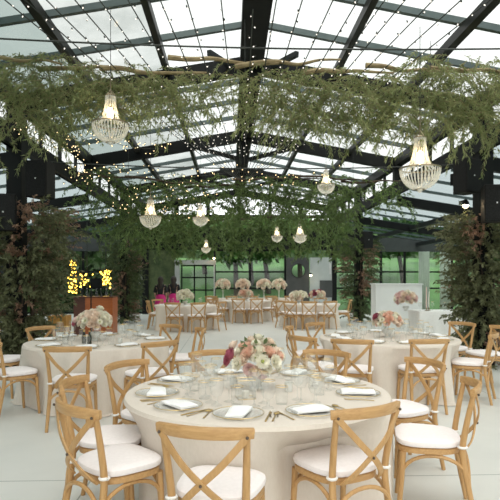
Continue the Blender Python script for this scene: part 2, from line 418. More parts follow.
# charcoal door leaf with a round porthole, and the pale door beside it
d2 = struct(empty('door_2', (2.93, 23.2, 0)))
ring = MB(); n = 40; W2, Z1_, cx, cz, rr = .5, 2.48, .02, 1.90, .30
outer = []
for j in range(n):
    a = 2 * PI * j / n; ca, sa = math.cos(a), math.sin(a)
    t = min((W2 - (cx if ca > 0 else -cx)) / abs(ca) if abs(ca) > 1e-6 else 9e9, ((Z1_ - cz) if sa > 0 else cz) / abs(sa) if abs(sa) > 1e-6 else 9e9)
    outer.append((cx + ca * t, cz + sa * t))
for y in (-.05, .05):
    for j in range(n):
        a = 2 * PI * j / n; ring.v.append(V((cx + rr * math.cos(a), y, cz + rr * math.sin(a)))); ring.v.append(V((outer[j][0], y, outer[j][1])))
for j in range(n):
    k = (j + 1) % n
    ring.f += [[2 * j, 2 * j + 1, 2 * k + 1, 2 * k], [2 * n + 2 * j, 2 * n + 2 * k, 2 * n + 2 * k + 1, 2 * n + 2 * j + 1], [2 * j, 2 * k, 2 * n + 2 * k, 2 * n + 2 * j], [2 * j + 1, 2 * n + 2 * j + 1, 2 * n + 2 * k + 1, 2 * k + 1]]
for zc, hh in ((.002, .004), (2.479, .004)): ring.box((0, 0, zc), (1.0, .1, hh))
ring.build('door_leaf', 'charcoal', d2, smooth=False)
MB().tube([(cx + rr * math.cos(a * PI / 12), -.06, cz + rr * math.sin(a * PI / 12)) for a in range(25)], .02, 6, False).build('porthole_ring', 'darksteel', d2)
g = MB(); g.v = [V((cx + rr * math.cos(2 * PI * j / n), 0, cz + rr * math.sin(2 * PI * j / n))) for j in range(n)]; g.f = [list(range(n))]
g.build('porthole_pane', 'wallglass', d2, smooth=False)
d3 = struct(empty('door_3', (3.98, 23.25, 0)))
MB().box((0, 0, 1.24), (1.02, .06, 2.48)).build('door_leaf', 'wallpale', d3, smooth=False)
MB().box((.2, -.05, 1.1), (.55, .04, .75)).build('serving_hatch', 'charcoal', d3, smooth=False)
MB().box((.38, -.06, 2.0), (.03, .03, .5)).build('door_handle', 'whitewall', d3, smooth=False)
struct(MB().box((4.5, 23.3, 1.43), (.12, .2, 2.86)).build('trim_1', 'black', smooth=False))

# cables across the nave
def cable(p, q, sag, name, label):
    p, q = V(p), V(q)
    pts = [p.lerp(q, t / 24) - V((0, 0, sag * 4 * (t / 24) * (1 - t / 24))) for t in range(25)]
    c = (p + q) / 2; o = MB().tube([x - c for x in pts], .012, 5).build(name, 'cable', loc=c); tag(o, label, 'cable')
cable((XL + .04, 6.6, 4.55), (XR - .04, 6.6, 4.52), .09, 'tension_cable', 'black tension cable stretched across under the roof above the nearest garland')
cable((XL, 9.3, 3.62), (XR, 9.3, 3.62), .12, 'tension_cable', 'lower black cable strung between the two speaker columns')

# ------------------------------------------------------------------ foliage
def twig(fol, br, p, d, L, leafL, leafW, step, droop=.5, r=.004, up=0):
    p = V(p); d = V(d).normalized(); n = max(3, int(L / .12)); pts = [p.copy()]
    for i in range(n):
        d = (d + V((0, 0, -droop * L / n * 2)) + rv(.18)).normalized()
        p = p + d * (L / n); pts.append(p.copy())
    if br is not None: br.tube(pts, [r * (1 - .7 * i / n) for i in range(n + 1)], 3, False)
    k = int(L / step)
    for i in range(k):
        t = (i + R.random()) / k * n; j = min(int(t), n - 1); q = pts[j].lerp(pts[j + 1], t - j)
        dd = (pts[j + 1] - pts[j]).normalized()
        ld = (dd * .7 + rv(.75) + V((0, 0, -.12))).normalized()
        sd = ld.cross(rv()).normalized()
        s = R.uniform(.65, 1.25)
        fol.leaf(q, ld, sd, leafL * s, leafW * s)
    return pts
def garland(name, label, y, zfn, dens, x0, x1, nb, leafL, leafW, step, mat, bmat, twigs, ylo=-.25, yhi=.35, group=None, br_r=.03):
    c = V(((x0 + x1) / 2, y, zfn((x0 + x1) / 2)))
    g = empty(name, c); tag(g, label, 'garland', group)
    fol, tw = MB(), MB()
    for i in range(nb):
        a = x0 + (x1 - x0) * (i / nb) - .3; L = (x1 - x0) / nb * R.uniform(1.3, 1.8)
        e = min(a + L, x1 + .1); pts = []
        oy = R.uniform(-.12, .12); oz = R.uniform(-.08, .1); tilt = R.uniform(-.12, .12)
        ctrl = [V((a + (e - a) * t / 5, y + oy + R.uniform(-.06, .06), zfn(a + (e - a) * t / 5) + oz + tilt * (t / 5 - .5) + R.uniform(-.04, .04))) for t in range(6)]
        pts = curve_pts(ctrl, 4)
        MB().tube([p - c for p in pts], [br_r * (1.1 - .75 * k / len(pts)) for k in range(len(pts))], 7).build('branch', bmat, g)
    for i in range(twigs):
        for _ in range(20):
            x = R.uniform(x0, x1); dn, lo, hi = dens(x)
            if R.random() < dn: break
        z = zfn(x) + R.uniform(-.08, .1) + R.uniform(lo, hi)
        yy = y + R.uniform(ylo, yhi)
        d = V((R.choice((-1, 1)) * R.uniform(.3, 1), R.uniform(-.5, .5), R.uniform(-.7, .35)))
        twig(fol, tw, V((x, yy, z)) - c, d, R.uniform(.35, .75), leafL, leafW, step, .9)
    fol.build('foliage', mat, g); tw.build('twig_mass', bmat, g)
    return g
def hang(g, xs):
    c = g.location
    for x in xs:
        z1 = roofz(x) - .1; MB().tube([(x - c.x, 0, -.05), (x - c.x, 0, z1 - c.z)], .005, 5).build('hanging_cord', 'cable', g)
def px2x(px, y): return (px - 231) / 530 * y
# nearest garland: tan willow-like branches
def dn1(x):
    px = 231 + 530 * x / 7.6
    if px < 62: return 1.0, -.95, .12
    if px < 130: return .85, -.62, .02
    if px < 190: return .55, -.55, -.02
    if px < 250: return .27, -.5, 0
    if px < 275: return .5, -.55, -.05
    if px < 345: return 1.0, -.82, -.08
    if px < 398: return .62, -.65, -.05
    return 1.0, -.78, .2
GL = garland('leaf_garland', 'nearest hanging garland of tan branches with narrow olive leaves crossing the roof space', 7.6,
        lambda x: 4.57 + .03 * math.sin(x * 1.7), dn1, XL + .3, XR - .3, 8, .072, .0075, .0125, 'willow', 'branch', 1080, br_r=.036)
hang(GL, (-2.4, .2, 2.9))
# middle garlands
def dn2(x):
    px = 231 + 530 * x / 12.5
    if px < 90: return .9, -.9, .2
    if px < 215: return .9, -1.15, .2
    if px < 300: return .8, -.8, .1
    if px < 350: return .9, -1.0, .1
    return .35, -.5, .1
GL = garland('leaf_garland', 'middle hanging garland of deep green leaves with warm fairy lights', 12.5,
        lambda x: 3.86 + .05 * math.sin(x * 1.2), dn2, XL + .3, XR - .3, 6, .085, .013, .019, 'olive', 'darkbranch', 720)
hang(GL, (-2.4, .2, 2.9))
def dn3(x):
    px = 231 + 530 * x / 17.6
    if px < 215: return .9, -1.0, .25
    if px < 290: return 1.0, -.9, .2
    return .9, -1.0, .45
GL = garland('leaf_garland', 'farthest dense green garland hanging over the back tables', 17.6,
        lambda x: 3.55 + .04 * math.sin(x * 1.2), dn3, XL + .3, XR - .3, 6, .11, .02, .024, 'olive', 'darkbranch', 620)
hang(GL, (-2.4, .2, 2.9))

# leafy arrangements wrapped round four columns
def column_tree(x, y, h, rad, n, label, seed):
    g = empty('leafy_arrangement', (x, y, 0)); tag(g, label, 'plant arrangement')
    f, t, ru = MB(), MB(), MB()
    for i in range(7):
        a = 2 * PI * i / 7 + R.random(); rr = rad * .42
        ctrl = [V((rr * math.cos(a) * k + R.uniform(-.08, .08), rr * math.sin(a) * k + R.uniform(-.08, .08), h * q)) for k, q in ((.55, 0), (.5, .25), (.55, .5), (.75, .75), (1.3, .97))]
        MB().tube(curve_pts(ctrl, 4), [.028 * (1 - .8 * k / 16) for k in range(17)], 6).build('stem', 'darkbranch', g)
    for i in range(n):
        z = h * (1 - R.random() ** 1.25) * .98 + .1; a = R.uniform(0, 2 * PI)
        lump = 1 + .35 * noise.noise(V((math.cos(a) * 1.6 + seed * 7, math.sin(a) * 1.6, z * 1.3)))
        w_ = (.40 if z < .9 else .62 + .5 * min(1, (z - .9) / 1.2)) * rad * lump
        r0 = w_ * R.uniform(.25, .85)
        p = V((r0 * math.cos(a), r0 * math.sin(a), z)); d = V((math.cos(a), math.sin(a), R.uniform(-.3, .7)))
        tgt = ru if noise.noise(V((math.cos(a) * 1.3 + seed * 3, math.sin(a) * 1.3, z * 1.1 + 5))) > .2 else f
        if tgt is ru: twig(ru, t, p, d, R.uniform(.25, .42), .06, .013, .012, .4)
        else: twig(f, t, p, d, R.uniform(.3, .55), .075, .015, .0125, .5)
    f.build('foliage', 'smoke' if seed < 3 else 'darkgreen', g); ru.build('plume_foliage', 'rust', g); t.build('twig_mass', 'darkbranch', g)
    return g
column_tree(XR + .08, 9.4, 2.65, .47, 800, 'tall leafy arrangement with rusty plumes wrapped round the column under the right-hand speakers', 1)
column_tree(XL + .1, 9.4, 2.75, .68, 950, 'tall dark leafy arrangement wrapped round the column beside the left table', 2)
column_tree(XL + .05, 18.75, 2.9, .5, 480, 'leafy arrangement with pink plumes round the far column beside the orange bar', 4)
column_tree(XR + .08, 18.75, 2.9, .58, 560, 'leafy arrangement round the far column beside the white counter', 5)

b = MB(); nx = 30
for j, (y, z) in enumerate(((25.5, -.12), (28, .35), (31, 1.2), (35, 2.3), (40, 3.1), (48, 3.4))):
    for i in range(nx + 1):
        x = -40 + 80 * i / nx; b.v.append(V((x, y, z + (.18 * noise.noise(V((x * .3, y * .3, 0))) if j else 0))))
for j in range(5):
    for i in range(nx): b.f.append([j * (nx + 1) + i, j * (nx + 1) + i + 1, (j + 1) * (nx + 1) + i + 1, (j + 1) * (nx + 1) + i])
struct(b.build('lawn', 'grass'))
# outdoor trees and hedge beyond the glass
def outdoor_tree(x, y, h, cr, label, nl=1500):
    g = empty('garden_tree', (x, y, max(-.1, (y - 27.5) * .33))); tag(g, label, 'tree', 'trees in the garden behind the glass wall')
    base = max(-.1, (y - 27.5) * .33); h = min(h, 5.3 + (y - 29) * .1 - base); cr = min(cr, h * .36); th = h * .60; lean = R.uniform(-.5, .5)
    MB().tube([(0, 0, 0), (lean * .4, 0, th * .5), (lean, 0, th), (lean * 1.2, 0, h * .85)], [.16, .13, .1, .04], 8).build('trunk', 'bark', g)
    f = MB()
    for i in range(nl):
        d = rv(); 
        while d.length > 1: d = rv()
        p = V((lean + d.x * cr * 1.15, d.y * cr * 1.15, th + cr * .15 + d.z * cr * .7))
        ld = rv().normalized(); f.leaf(p, ld, ld.cross(rv()).normalized(), R.uniform(.3, .5), .13)
    f.build('crown', 'lawnleaf', g)
for i, (x, y, h, cr) in enumerate(((-4.4, 30, 5.5, 2.4), (-1.6, 33, 6, 2.4), (.3, 29, 5.5, 2.2), (1.2, 31, 6, 2.4), (2.1, 29.5, 5.4, 2.2), (4.2, 32, 6.5, 2.6), (7.2, 30, 5.5, 2.4), (10.2, 31, 6, 2.6), (13.5, 27, 6, 2.8), (-9, 31, 6, 2.8))):
    lab = ['garden tree behind the leftmost part of the back glass', 'garden tree seen through the grey-framed doorway', 'thin garden tree left of centre behind the back glass', 'garden tree standing just left of the round porthole door, deep in the lawn',
           'slim garden tree close behind the round porthole door', 'garden tree behind the pale back door', 'garden tree behind the drapes of the right aisle window', 'garden tree behind the right edge of the back aisle window',
           'garden tree outside the right side wall', 'garden tree outside the far left corner'][i]
    outdoor_tree(x, y, h, cr, lab)
def hedge(x, y, lx, ly, h, label):
    g = empty('garden_hedge', (x, y, 2.9 if y > 30 else -.1)); tag(g, label, 'hedge')
    f = MB().box((0, 0, h * .45), (lx * 1.9, ly * 1.2, h * .9))
    for i in range(5000):
        q = V((R.uniform(-lx, lx), R.uniform(-ly, ly), h * R.random() ** .8)); ld = rv().normalized()
        f.leaf(q, ld, ld.cross(rv()).normalized(), .4, .14)
    f.build('foliage', 'hedgeleaf', g)
hedge(1, 42, 26, 1.5, 3.0, 'tall green hedge closing the lawn behind the glass wall')
hedge(-7.5, 26.5, 3.2, 1.0, 3.4, 'hedge close behind the far left aisle window')

# ------------------------------------------------------------------ chandeliers
def make_chandelier():
    g = empty('chandelier')
    # origin at the bottom of the basket; basket radius .28, total height .72
    bk = MB(); nb = 34
    prof = [(.275, .30), (.27, .235), (.235, .14), (.165, .06), (.07, .01)]
    for j in range(nb):
        a = 2 * PI * j / nb; pp = curve_pts([V((r * math.cos(a), r * math.sin(a), z)) for r, z in prof], 4)
        bk.tube(pp, [.0105 if k % 2 else .0065 for k in range(len(pp))], 5)
    bk.build('crystal_basket', 'crystal', g)
    tp = MB(); n2 = 18
    for j in range(n2):
        a = 2 * PI * j / n2; pp = curve_pts([V((r * math.cos(a), r * math.sin(a), z)) for r, z in ((.075, .74), (.08, .62), (.105, .47), (.15, .34), (.2, .29))], 4)
        tp.tube(pp, [.010 if k % 2 else .006 for k in range(len(pp))], 4)
    tp.build('crystal_canopy', 'crystal', g)
    for r, z, q in ((.278, .30, .012), (.078, .74, .01), (.07, .01, .008)):
        MB().tube([(r * math.cos(a * PI / 14), r * math.sin(a * PI / 14), z) for a in range(29)], q, 6, False).build('ring', 'brass', g)
    MB().ball((0, 0, -.005), .035, 10, 6).build('finial', 'crystal', g)
    MB().ball((0, 0, .46), .05, 10, 8, (1, 1, 1.9)).build('bulb', 'bulbwarm', g)
    MB().tube([(0, 0, .54), (0, 0, .74), (0, 0, 1.05)], .008, 6).build('rod', 'brass', g)
    for k in range(6):
        a = PI * k / 3; MB().tube([(.078 * math.cos(a), .078 * math.sin(a), .74), (0, 0, .84)], .004, 4).build('bracket', 'brass', g)
    return g
ch0 = make_chandelier()
chd = [(420, 7.45, 190, 1.0, 'crystal chandelier hanging beside the right-hand loudspeakers'),
       (110.5, 7.2, 143, .87, 'large crystal chandelier hanging against the nearest garland at the left'),
       (150.5, 11.7, 228, .84, 'crystal chandelier under the middle garland, above the left table'),
       (206, 16.6, 253, .54, 'small far chandelier above the grey-framed doorway'),
       (200.5, 11.8, 226, .61, 'small chandelier in the middle garland, right of the one above the left table'),
       (277, 16.6, 242, .62, 'far chandelier left of the central pair, above the porthole door'),
       (300, 16.6, 243, .80, 'far chandelier right of the central pair, brighter and larger'),
       (326, 11.7, 194, .68, 'small chandelier just above the middle garland, right of the ridge beam')]
for i, (px, y, yb, s, lab) in enumerate(chd):
    o = ch0 if i == 0 else copy_tree(ch0)
    o.location = (px2x(px, y), y - .036 * (px - 250) / 530 * y, H + (278 - yb) / 530 * y); o.scale = (s, s, s)
    tag(o, lab, 'chandelier', 'crystal chandeliers hanging under the roof')
    # suspension cord up to the roof
    zt = roofz(o.location.x) - .05; z0 = o.location.z + 1.05 * s
    MB().tube([(0, 0, 1.05), (0, 0, 1.05 + (zt - z0) / s)], .005, 5).build('cord', 'cable', o)

# ------------------------------------------------------------------ string lights
BULB = {}
def bulb_part(parent, loc, mat, r):
    key = (mat, r)
    if key not in BULB:
        mb = MB().ball((0, 0, 0), r, 6, 4, (1, 1, 1.5)); nf = len(mb.f)
        mb.tube([(0, 0, r * 1.1), (0, 0, r * 2.5), (0, 0, r * 5)], [r * 1.0, r * 1.3, r * .5], 5)
        o = mb.build('bulb', mat, parent, loc=loc); o.data.materials.append(M['cable'])
        for q in o.data.polygons[nf:]: q.material_index = 1
        BULB[key] = o.data
    else:
        o = bpy.data.objects.new('bulb', BULB[key]); COL.objects.link(o); o.parent = parent; o.location = loc
    o.rotation_euler = (R.uniform(-1.4, 1.4), R.uniform(-1.4, 1.4), 0)
    return o
P0 = V((px2x(243, 14.4), 14.4, 4.16))
xtop = [-8, 13, 36, 66, 92, 122, 156, 184, 220, 253, 278, 305, 337, 363, 391, 412, 441, 470, 500]
for i, px in enumerate(xtop):
    ye = 5.7; e = V((px2x(px, ye), ye, H + 278 / 530 * ye + .1))
    if abs(px - 253) < 2: e.z -= .2
    lab = 'fairy light string fanning up the roof, number' 
    side = 'left' if px < 250 else 'right'
    k = (sorted([q for q in xtop if q < 250], reverse=True) if px < 250 else sorted([q for q in xtop if q > 250])).index(px)
    o_w = ['first', 'second', 'third', 'fourth', 'fifth', 'sixth', 'seventh', 'eighth', 'ninth', 'tenth'][k]
    g = empty('string_light', P0); tag(g, f'{o_w} dark fairy light string {side} of the ridge beam, fanning up under the roof', 'string light', 'fairy light strings fanned under the roof')
    L = (e - P0).length; d = e - P0
    pts = [d * (t / 20) + V((0, 0, -.10 * 4 * t / 20 * (1 - t / 20))) for t in range(21)]
    MB().tube(pts, .0075, 5).build('cord', 'cable', g)
    nbl = 26
    for q in range(nbl):
        t = 7 + (q + .5) / nbl * 13; j = min(int(t), 19); p = pts[j].lerp(pts[j + 1], t - j)
        bulb_part(g, p + V((R.choice((-1, 1)) * R.uniform(.012, .035), R.uniform(-.02, .02), -R.uniform(.0, .03))), 'stringbulb', .008)

def fairy_drape(pts, n, label, jit=.12, mat='fairy', r=.009):
    c = V(pts[0]); g = empty('string_light', c); tag(g, label, 'string light', 'warm fairy lights in the foliage')
    pp = curve_pts(pts, 10); MB().tube([p - c for p in pp], .004, 4).build('cord', 'cable', g)
    for q in range(n):
        t = (q + .5) / n * (len(pp) - 1); j = min(int(t), len(pp) - 2); p = pp[j].lerp(pp[j + 1], t - j)
        bulb_part(g, p - c + V((R.uniform(-jit, jit), R.uniform(-.05, .05), R.uniform(-jit, jit))), mat, r)
def IP(px, py, y): return V((px2x(px, y), y, H + (278 - py) / 530 * y))
fairy_drape([IP(20, 128, 9.0), IP(60, 150, 9.0), IP(95, 138, 9.0), IP(130, 148, 9.0), IP(170, 150, 9.0)], 80, 'warm fairy lights draped beneath the left garland chandelier', .1, r=.0075)
fairy_drape([IP(55, 120, 10), IP(75, 150, 10), IP(90, 190, 10)], 45, 'warm fairy lights running down beside the left speaker', .1, r=.0075)
fairy_drape([IP(60, 178, 11.9), IP(110, 172, 11.9), IP(170, 178, 11.9), IP(240, 172, 11.9)], 80, 'warm fairy lights along the left half of the middle garland', .22, r=.009)
fairy_drape([IP(240, 170, 11.9), IP(280, 176, 11.9), IP(340, 172, 11.9)], 40, 'warm fairy lights along the right half of the middle garland', .22, r=.009)
fairy_drape([IP(110, 205, 12), IP(160, 200, 12), IP(215, 208, 12)], 50, 'warm fairy lights scattered low in the middle garland', .3, r=.009)

# ------------------------------------------------------------------ loudspeakers and lamps
def speaker(loc, rz, s, label):
    g = empty('loudspeaker', loc, rz); tag(g, label, 'loudspeaker', 'black loudspeakers on the columns')
    b = MB(); w_, d_, h_ = .36 * s, .32 * s, .56 * s
    b.v = [V(p) for p in ((-w_ / 2, -d_ / 2, -h_ / 2), (w_ / 2, -d_ / 2, -h_ / 2), (w_ * .36, d_ / 2, -h_ / 2), (-w_ * .36, d_ / 2, -h_ / 2), (-w_ / 2, -d_ / 2, h_ / 2), (w_ / 2, -d_ / 2, h_ / 2), (w_ * .36, d_ / 2, h_ / 2), (-w_ * .36, d_ / 2, h_ / 2))]
    b.f = [[3, 2, 1, 0], [4, 5, 6, 7], [0, 1, 5, 4], [1, 2, 6, 5], [2, 3, 7, 6], [3, 0, 4, 7]]
    o = b.build('shell', 'speaker', g, smooth=False); md = o.modifiers.new('b', 'BEVEL'); md.width = .012; md.segments = 2
    gr = MB().box((0, -d_ / 2 - .006, 0), (w_ * .92, .012, h_ * .93)).build('front_grille', 'grille', g, smooth=False)
    MB().box((0, -d_ / 2 - .015, 0), (.022, .006, .022)).build('badge', 'whitedot', g, smooth=False)
    MB().box((0, d_ / 2 + .07, 0), (.07, .16, .2)).build('mounting_bracket', 'black', g, smooth=False)
def spk(px, py, y, rz, s, label): p = IP(px, py, y); speaker((p.x, y - .036 * (px - 250) / 530 * y, p.z), rz, s, label)
spk(466, 177, 9.0, .42, 1.02, 'black loudspeaker on the right column, upper of the two')
spk(493, 204, 8.6, -.12, 1.05, 'black loudspeaker at the right edge, lower and nearer of the two')
spk(42, 180, 9.0, -.25, 1.1, 'black loudspeaker on the left column, upper of the two')
spk(6, 213, 8.6, .15, 1.05, 'black loudspeaker at the left edge, lower and nearer of the two')
spk(366, 240, 17.9, .3, 1.0, 'small far black loudspeaker on the column behind the white counter')
def wall_lamp(p, label):
    g = empty('spot_lamp', p); tag(g, label, 'lamp')
    MB().lathe([(.02, .1), (.055, .05), (.06, 0)], 14, cap0=True).build('lamp_housing', 'black', g)
    MB().ball((0, 0, 0), .05, 10, 6).build('bulb', 'lampglass', g)
    MB().box((0, .1, .08), (.03, .2, .03)).build('arm', 'black', g, smooth=False)
wall_lamp(IP(469, 204, 8.9), 'glowing warm spot lamp under the right column loudspeaker')
wall_lamp(IP(214, 258, 22.8), 'small glowing lamp above the grey-framed doorway')
wall_lamp(IP(311, 275, 22.8), 'small warm lamp on the pale back door')

# ------------------------------------------------------------------ cross-back chair
def make_chair():
    g = empty('dining_chair')
    # seat ring
    def seat_outline(s, n=32):
        o = []
        for j in range(n):
            a = 2 * PI * j / n; c_, s_ = math.cos(a), math.sin(a); e = .62
            x = math.copysign(abs(c_) ** e, c_) * .215 * s; y = math.copysign(abs(s_) ** e, s_) * .205 * s
            x *= 1 + .10 * (y / .2) * .9; o.append((x, y))
        return o
    def slab(rings, n=32):
        mb = MB()
        for sc_, z, puff in rings:
            for x, y in seat_outline(sc_, n): mb.v.append(V((x, y, z)))
        for i in range(len(rings) - 1):
            for j in range(n): mb.f.append([i * n + j, i * n + (j + 1) % n, (i + 1) * n + (j + 1) % n, (i + 1) * n + j])
        mb.f.append(list(range(n))[::-1]); k = (len(rings) - 1) * n; mb.f.append([k + j for j in range(n)])
        return mb
    slab([(.94, .425, 0), (1.0, .430, 0), (1.0, .458, 0), (.96, .465, 0)]).build('seat', 'oak_flat', g)
    cu = slab([(.93, .466, 0), (1.02, .474, 0), (1.045, .49, 0), (1.03, .506, 0), (.96, .516, 0), (.8, .521, 0), (.5, .5245, 0), (.15, .526, 0)]).build('cushion', 'cushion', g)
    for sx in (-1, 1):
        MB().tube([(sx * .192 + .024 * math.cos(a * PI / 8), -.205 + .024 * math.sin(a * PI / 8), .485 + .003 * a / 16) for a in range(17)], .009, 5, False).build('tie', 'tie', cu)
    for sx in (-1, 1):
        pts = curve_pts([V((sx * .205, -.285, 0)), V((sx * .196, -.235, .25)), V((sx * .190, -.205, .45)), V((sx * .198, -.225, .62)), V((sx * .212, -.268, .835))], 5)
        MB().tube(pts, [.0165 + .004 * math.sin(PI * k / (len(pts) - 1)) for k in range(len(pts))], 10).build('leg', 'oak', g)
        MB().tube([(sx * .185, .165, .43), (sx * .19, .175, .25), (sx * .198, .195, 0)], [.021, .019, .0155], 10).build('leg', 'oak', g)
    # bent top rail
    pts, ups, ws = [], [], []
    for k in range(15):
        t = -1 + 2 * k / 14; pts.append(V((t * .242, -.335 + .078 * t * t, .848 + .006 * (1 - t * t)))); ws.append(.058 - .010 * t ** 4)
    MB().ribbon(pts, [.027] * 15, ws, V((0, -.12, 1))).build('top_rail', 'oak_flat', g)
    # crossed slats
    for sx in (-1, 1):
        ct = [V((sx * .221, -.283, .838)), V((sx * .10, -.318, .70)), V((-sx * .02, -.312 + (.008 if sx > 0 else 0), .585)), V((-sx * .10, -.27, .50)), V((-sx * .135, -.215, .44))]
        pp = curve_pts(ct, 5); up = [V((0, 1, .25))] * len(pp)
        MB().ribbon(pp, .034, .011, up).build('cross_slat', 'oak', g)
        MB().ball((sx * .22, -.297, .835), .0085, 8, 4).build('screw', 'screw', g)
    MB().ball((0, -.325, .60), .0085, 8, 4).build('screw', 'screw', g)
    # arched hoops beneath the seat
    fl = lambda sx, z: V((sx * (.198 - .03 * z), .195 - .07 * z, z)); rl = lambda sx, z: V((sx * (.205 - .033 * z), -.285 + .178 * z, z))
    def hoop(a, b_, top):
        pts = []
        for k in range(15):
            t = PI * k / 14; u = .5 - .5 * math.cos(t); p = a.lerp(b_, u); p.z = a.z + (top - a.z) * math.sin(t) ** .75; pts.append(p)
        MB().tube(pts, .0125, 8).build('stretcher', 'oak', g)
    for sx in (-1, 1): hoop(fl(sx, .22), rl(sx, .22), .415)
    hoop(fl(-1, .24), fl(1, .24), .41); hoop(rl(-1, .24), rl(1, .24), .41)
    return g
chair0 = make_chair()
TABLES = {'A': (.195, 3.92, .955), 'B': (-1.74, 7.07, .93), 'C': (2.2, 7.35, .95), 'D': (-1.42, 16.56, .95), 'E': (2.62, 17.32, .95), 'F': (.55, 19.6, .9)}
TN = {'A': 'near table', 'B': 'left table', 'C': 'right table', 'D': 'far left table', 'E': 'far right table', 'F': 'far middle table'}
CH = [
 ('A', -.14, 2.51, 'at the front of the near table, left one of the front pair', -2),
 ('A', .77, 2.87, 'at the front of the near table, right one of the front pair', -2),
 ('A', 1.65, 3.53, 'seen side-on at the right of the near table', -1),
 ('A', 1.70, 4.51, 'right of the near table, behind the side-on chair', 0),
 ('A', .94, 5.12, 'on the far side of the near table, right of the flowers', 0),
 ('A', -.18, 5.16, 'on the far side of the near table, left of the flowers', 0),
 ('A', -.90, 2.99, 'nearest the camera at the near table left side', 3),
 ('A', -1.12, 3.70, 'left of the near table, half hidden behind another chair', -14),
 ('A', -.90, 4.50, 'at the back left of the near table, facing its napkins', -8),
 ('B', -.76, 5.90, 'at the front right of the left table', 0),
 ('B', -.88, 8.04, 'behind the left table at its back right', 0),
 ('B', -.40, 7.42, 'seen edge-on at the right end of the left table', 0),
 ('B', -1.68, 5.47, 'with its back to the camera in front of the left table', 0),
 ('B', -2.73, 6.05, 'cut by the left photo edge beside the left table', 0),
 ('B', -3.33, 7.32, 'mostly hidden at the far left of the left table', 0),
 ('B', -2.78, 7.78, 'behind the left table beside the dark column foliage', 0),
 ('C', 1.38, 6.01, 'in front of the right table, back to the camera, left of two', 14),
 ('C', 2.29, 6.00, 'in front of the right table, back to the camera, right of two', 0),
 ('C', 3.36, 6.62, 'at the right edge of the photo beside the right table', 0),
 ('C', 3.70, 8.32, 'behind the right table beside the column foliage', 0),
 ('C', 3.98, 7.62, 'cut by the right edge behind the right table', 0),
 ('C', .82, 7.65, 'edge-on at the left end of the right table', 0),
 ('C', 1.29, 8.31, 'at the back left of the right table, on its far side', 0),
 ('C', .83, 6.37, 'at the front left corner of the right table, behind the flowers', 0),
 ('D', -2.6, 16.5, 'at the left end of the far left table', 0), ('D', -2.45, 17.6, 'behind the far left table at its left', 0),
 ('D', -1.68, 15.17, 'in front of the far left table, left of two', 0), ('D', -.91, 15.14, 'in front of the far left table, right of two', 0),
 ('D', -.22, 15.85, 'at the right end of the far left table', 0), ('D', -.6, 17.73, 'behind the far left table at its right', 0),
 ('E', 1.50, 16.6, 'at the left end of the far right table', 0), ('E', 1.76, 15.95, 'at the front left of the far right table', 0),
 ('E', 2.34, 15.83, 'in front of the far right table at its middle', 0), ('E', 3.04, 16.0, 'at the front right of the far right table', 0),
 ('E', 3.9, 17.08, 'at the right end of the far right table', 0), ('E', 3.19, 18.75, 'behind the far right table at its right', 0), ('E', 2.32, 18.73, 'behind the far right table at its left', 0),
 ('F', .24, 18.2, 'in front of the far middle table, left of two', 0), ('F', .89, 18.18, 'in front of the far middle table, right of two', 0),
 ('F', 1.62, 19.0, 'at the right end of the far middle table', 0), ('F', -.6, 19.0, 'at the left end of the far middle table', 0)]
DENT = {k: [] for k in TABLES}
SEATS = {k: [] for k in TABLES}
first = True
for t, x, y, ph, da in CH:
    cx_, cy_, r_ = TABLES[t]; d = V((cx_ - x, cy_ - y, 0)); rad = d.length; ang = math.atan2(-d.y, -d.x)
    d.normalize(); d = Matrix.Rotation(math.radians(da), 3, 'Z') @ d
    o = chair0 if first else copy_tree(chair0); first = False
    o.location = (x + d.x * .31, y + d.y * .31, 0); o.rotation_euler = (0, 0, math.atan2(d.y, d.x) - PI / 2)
    tag(o, 'oak cross-back chair ' + ph, 'chair', 'cross-back chairs at the ' + TN[t])
    DENT[t].append((ang, max(rad - .31 - .225, (.62 if 'right one of the front pair' in ph else .9) * r_))); SEATS[t].append(ang)
# added chairs along the far long table, imitating reflections in the glass wall
for k in range(5):
    o = copy_tree(chair0); o.location = (-.75 + .78 * k, 21.0 + R.uniform(-.04, .04), 0); o.rotation_euler = (0, 0, R.uniform(-.1, .1))
    tag(o, 'added oak chair imitating a reflection, before the farthest long table, %s from its left end' % ['first', 'second', 'third', 'fourth', 'fifth'][k], 'chair', 'chairs imitating reflections at the farthest long table')

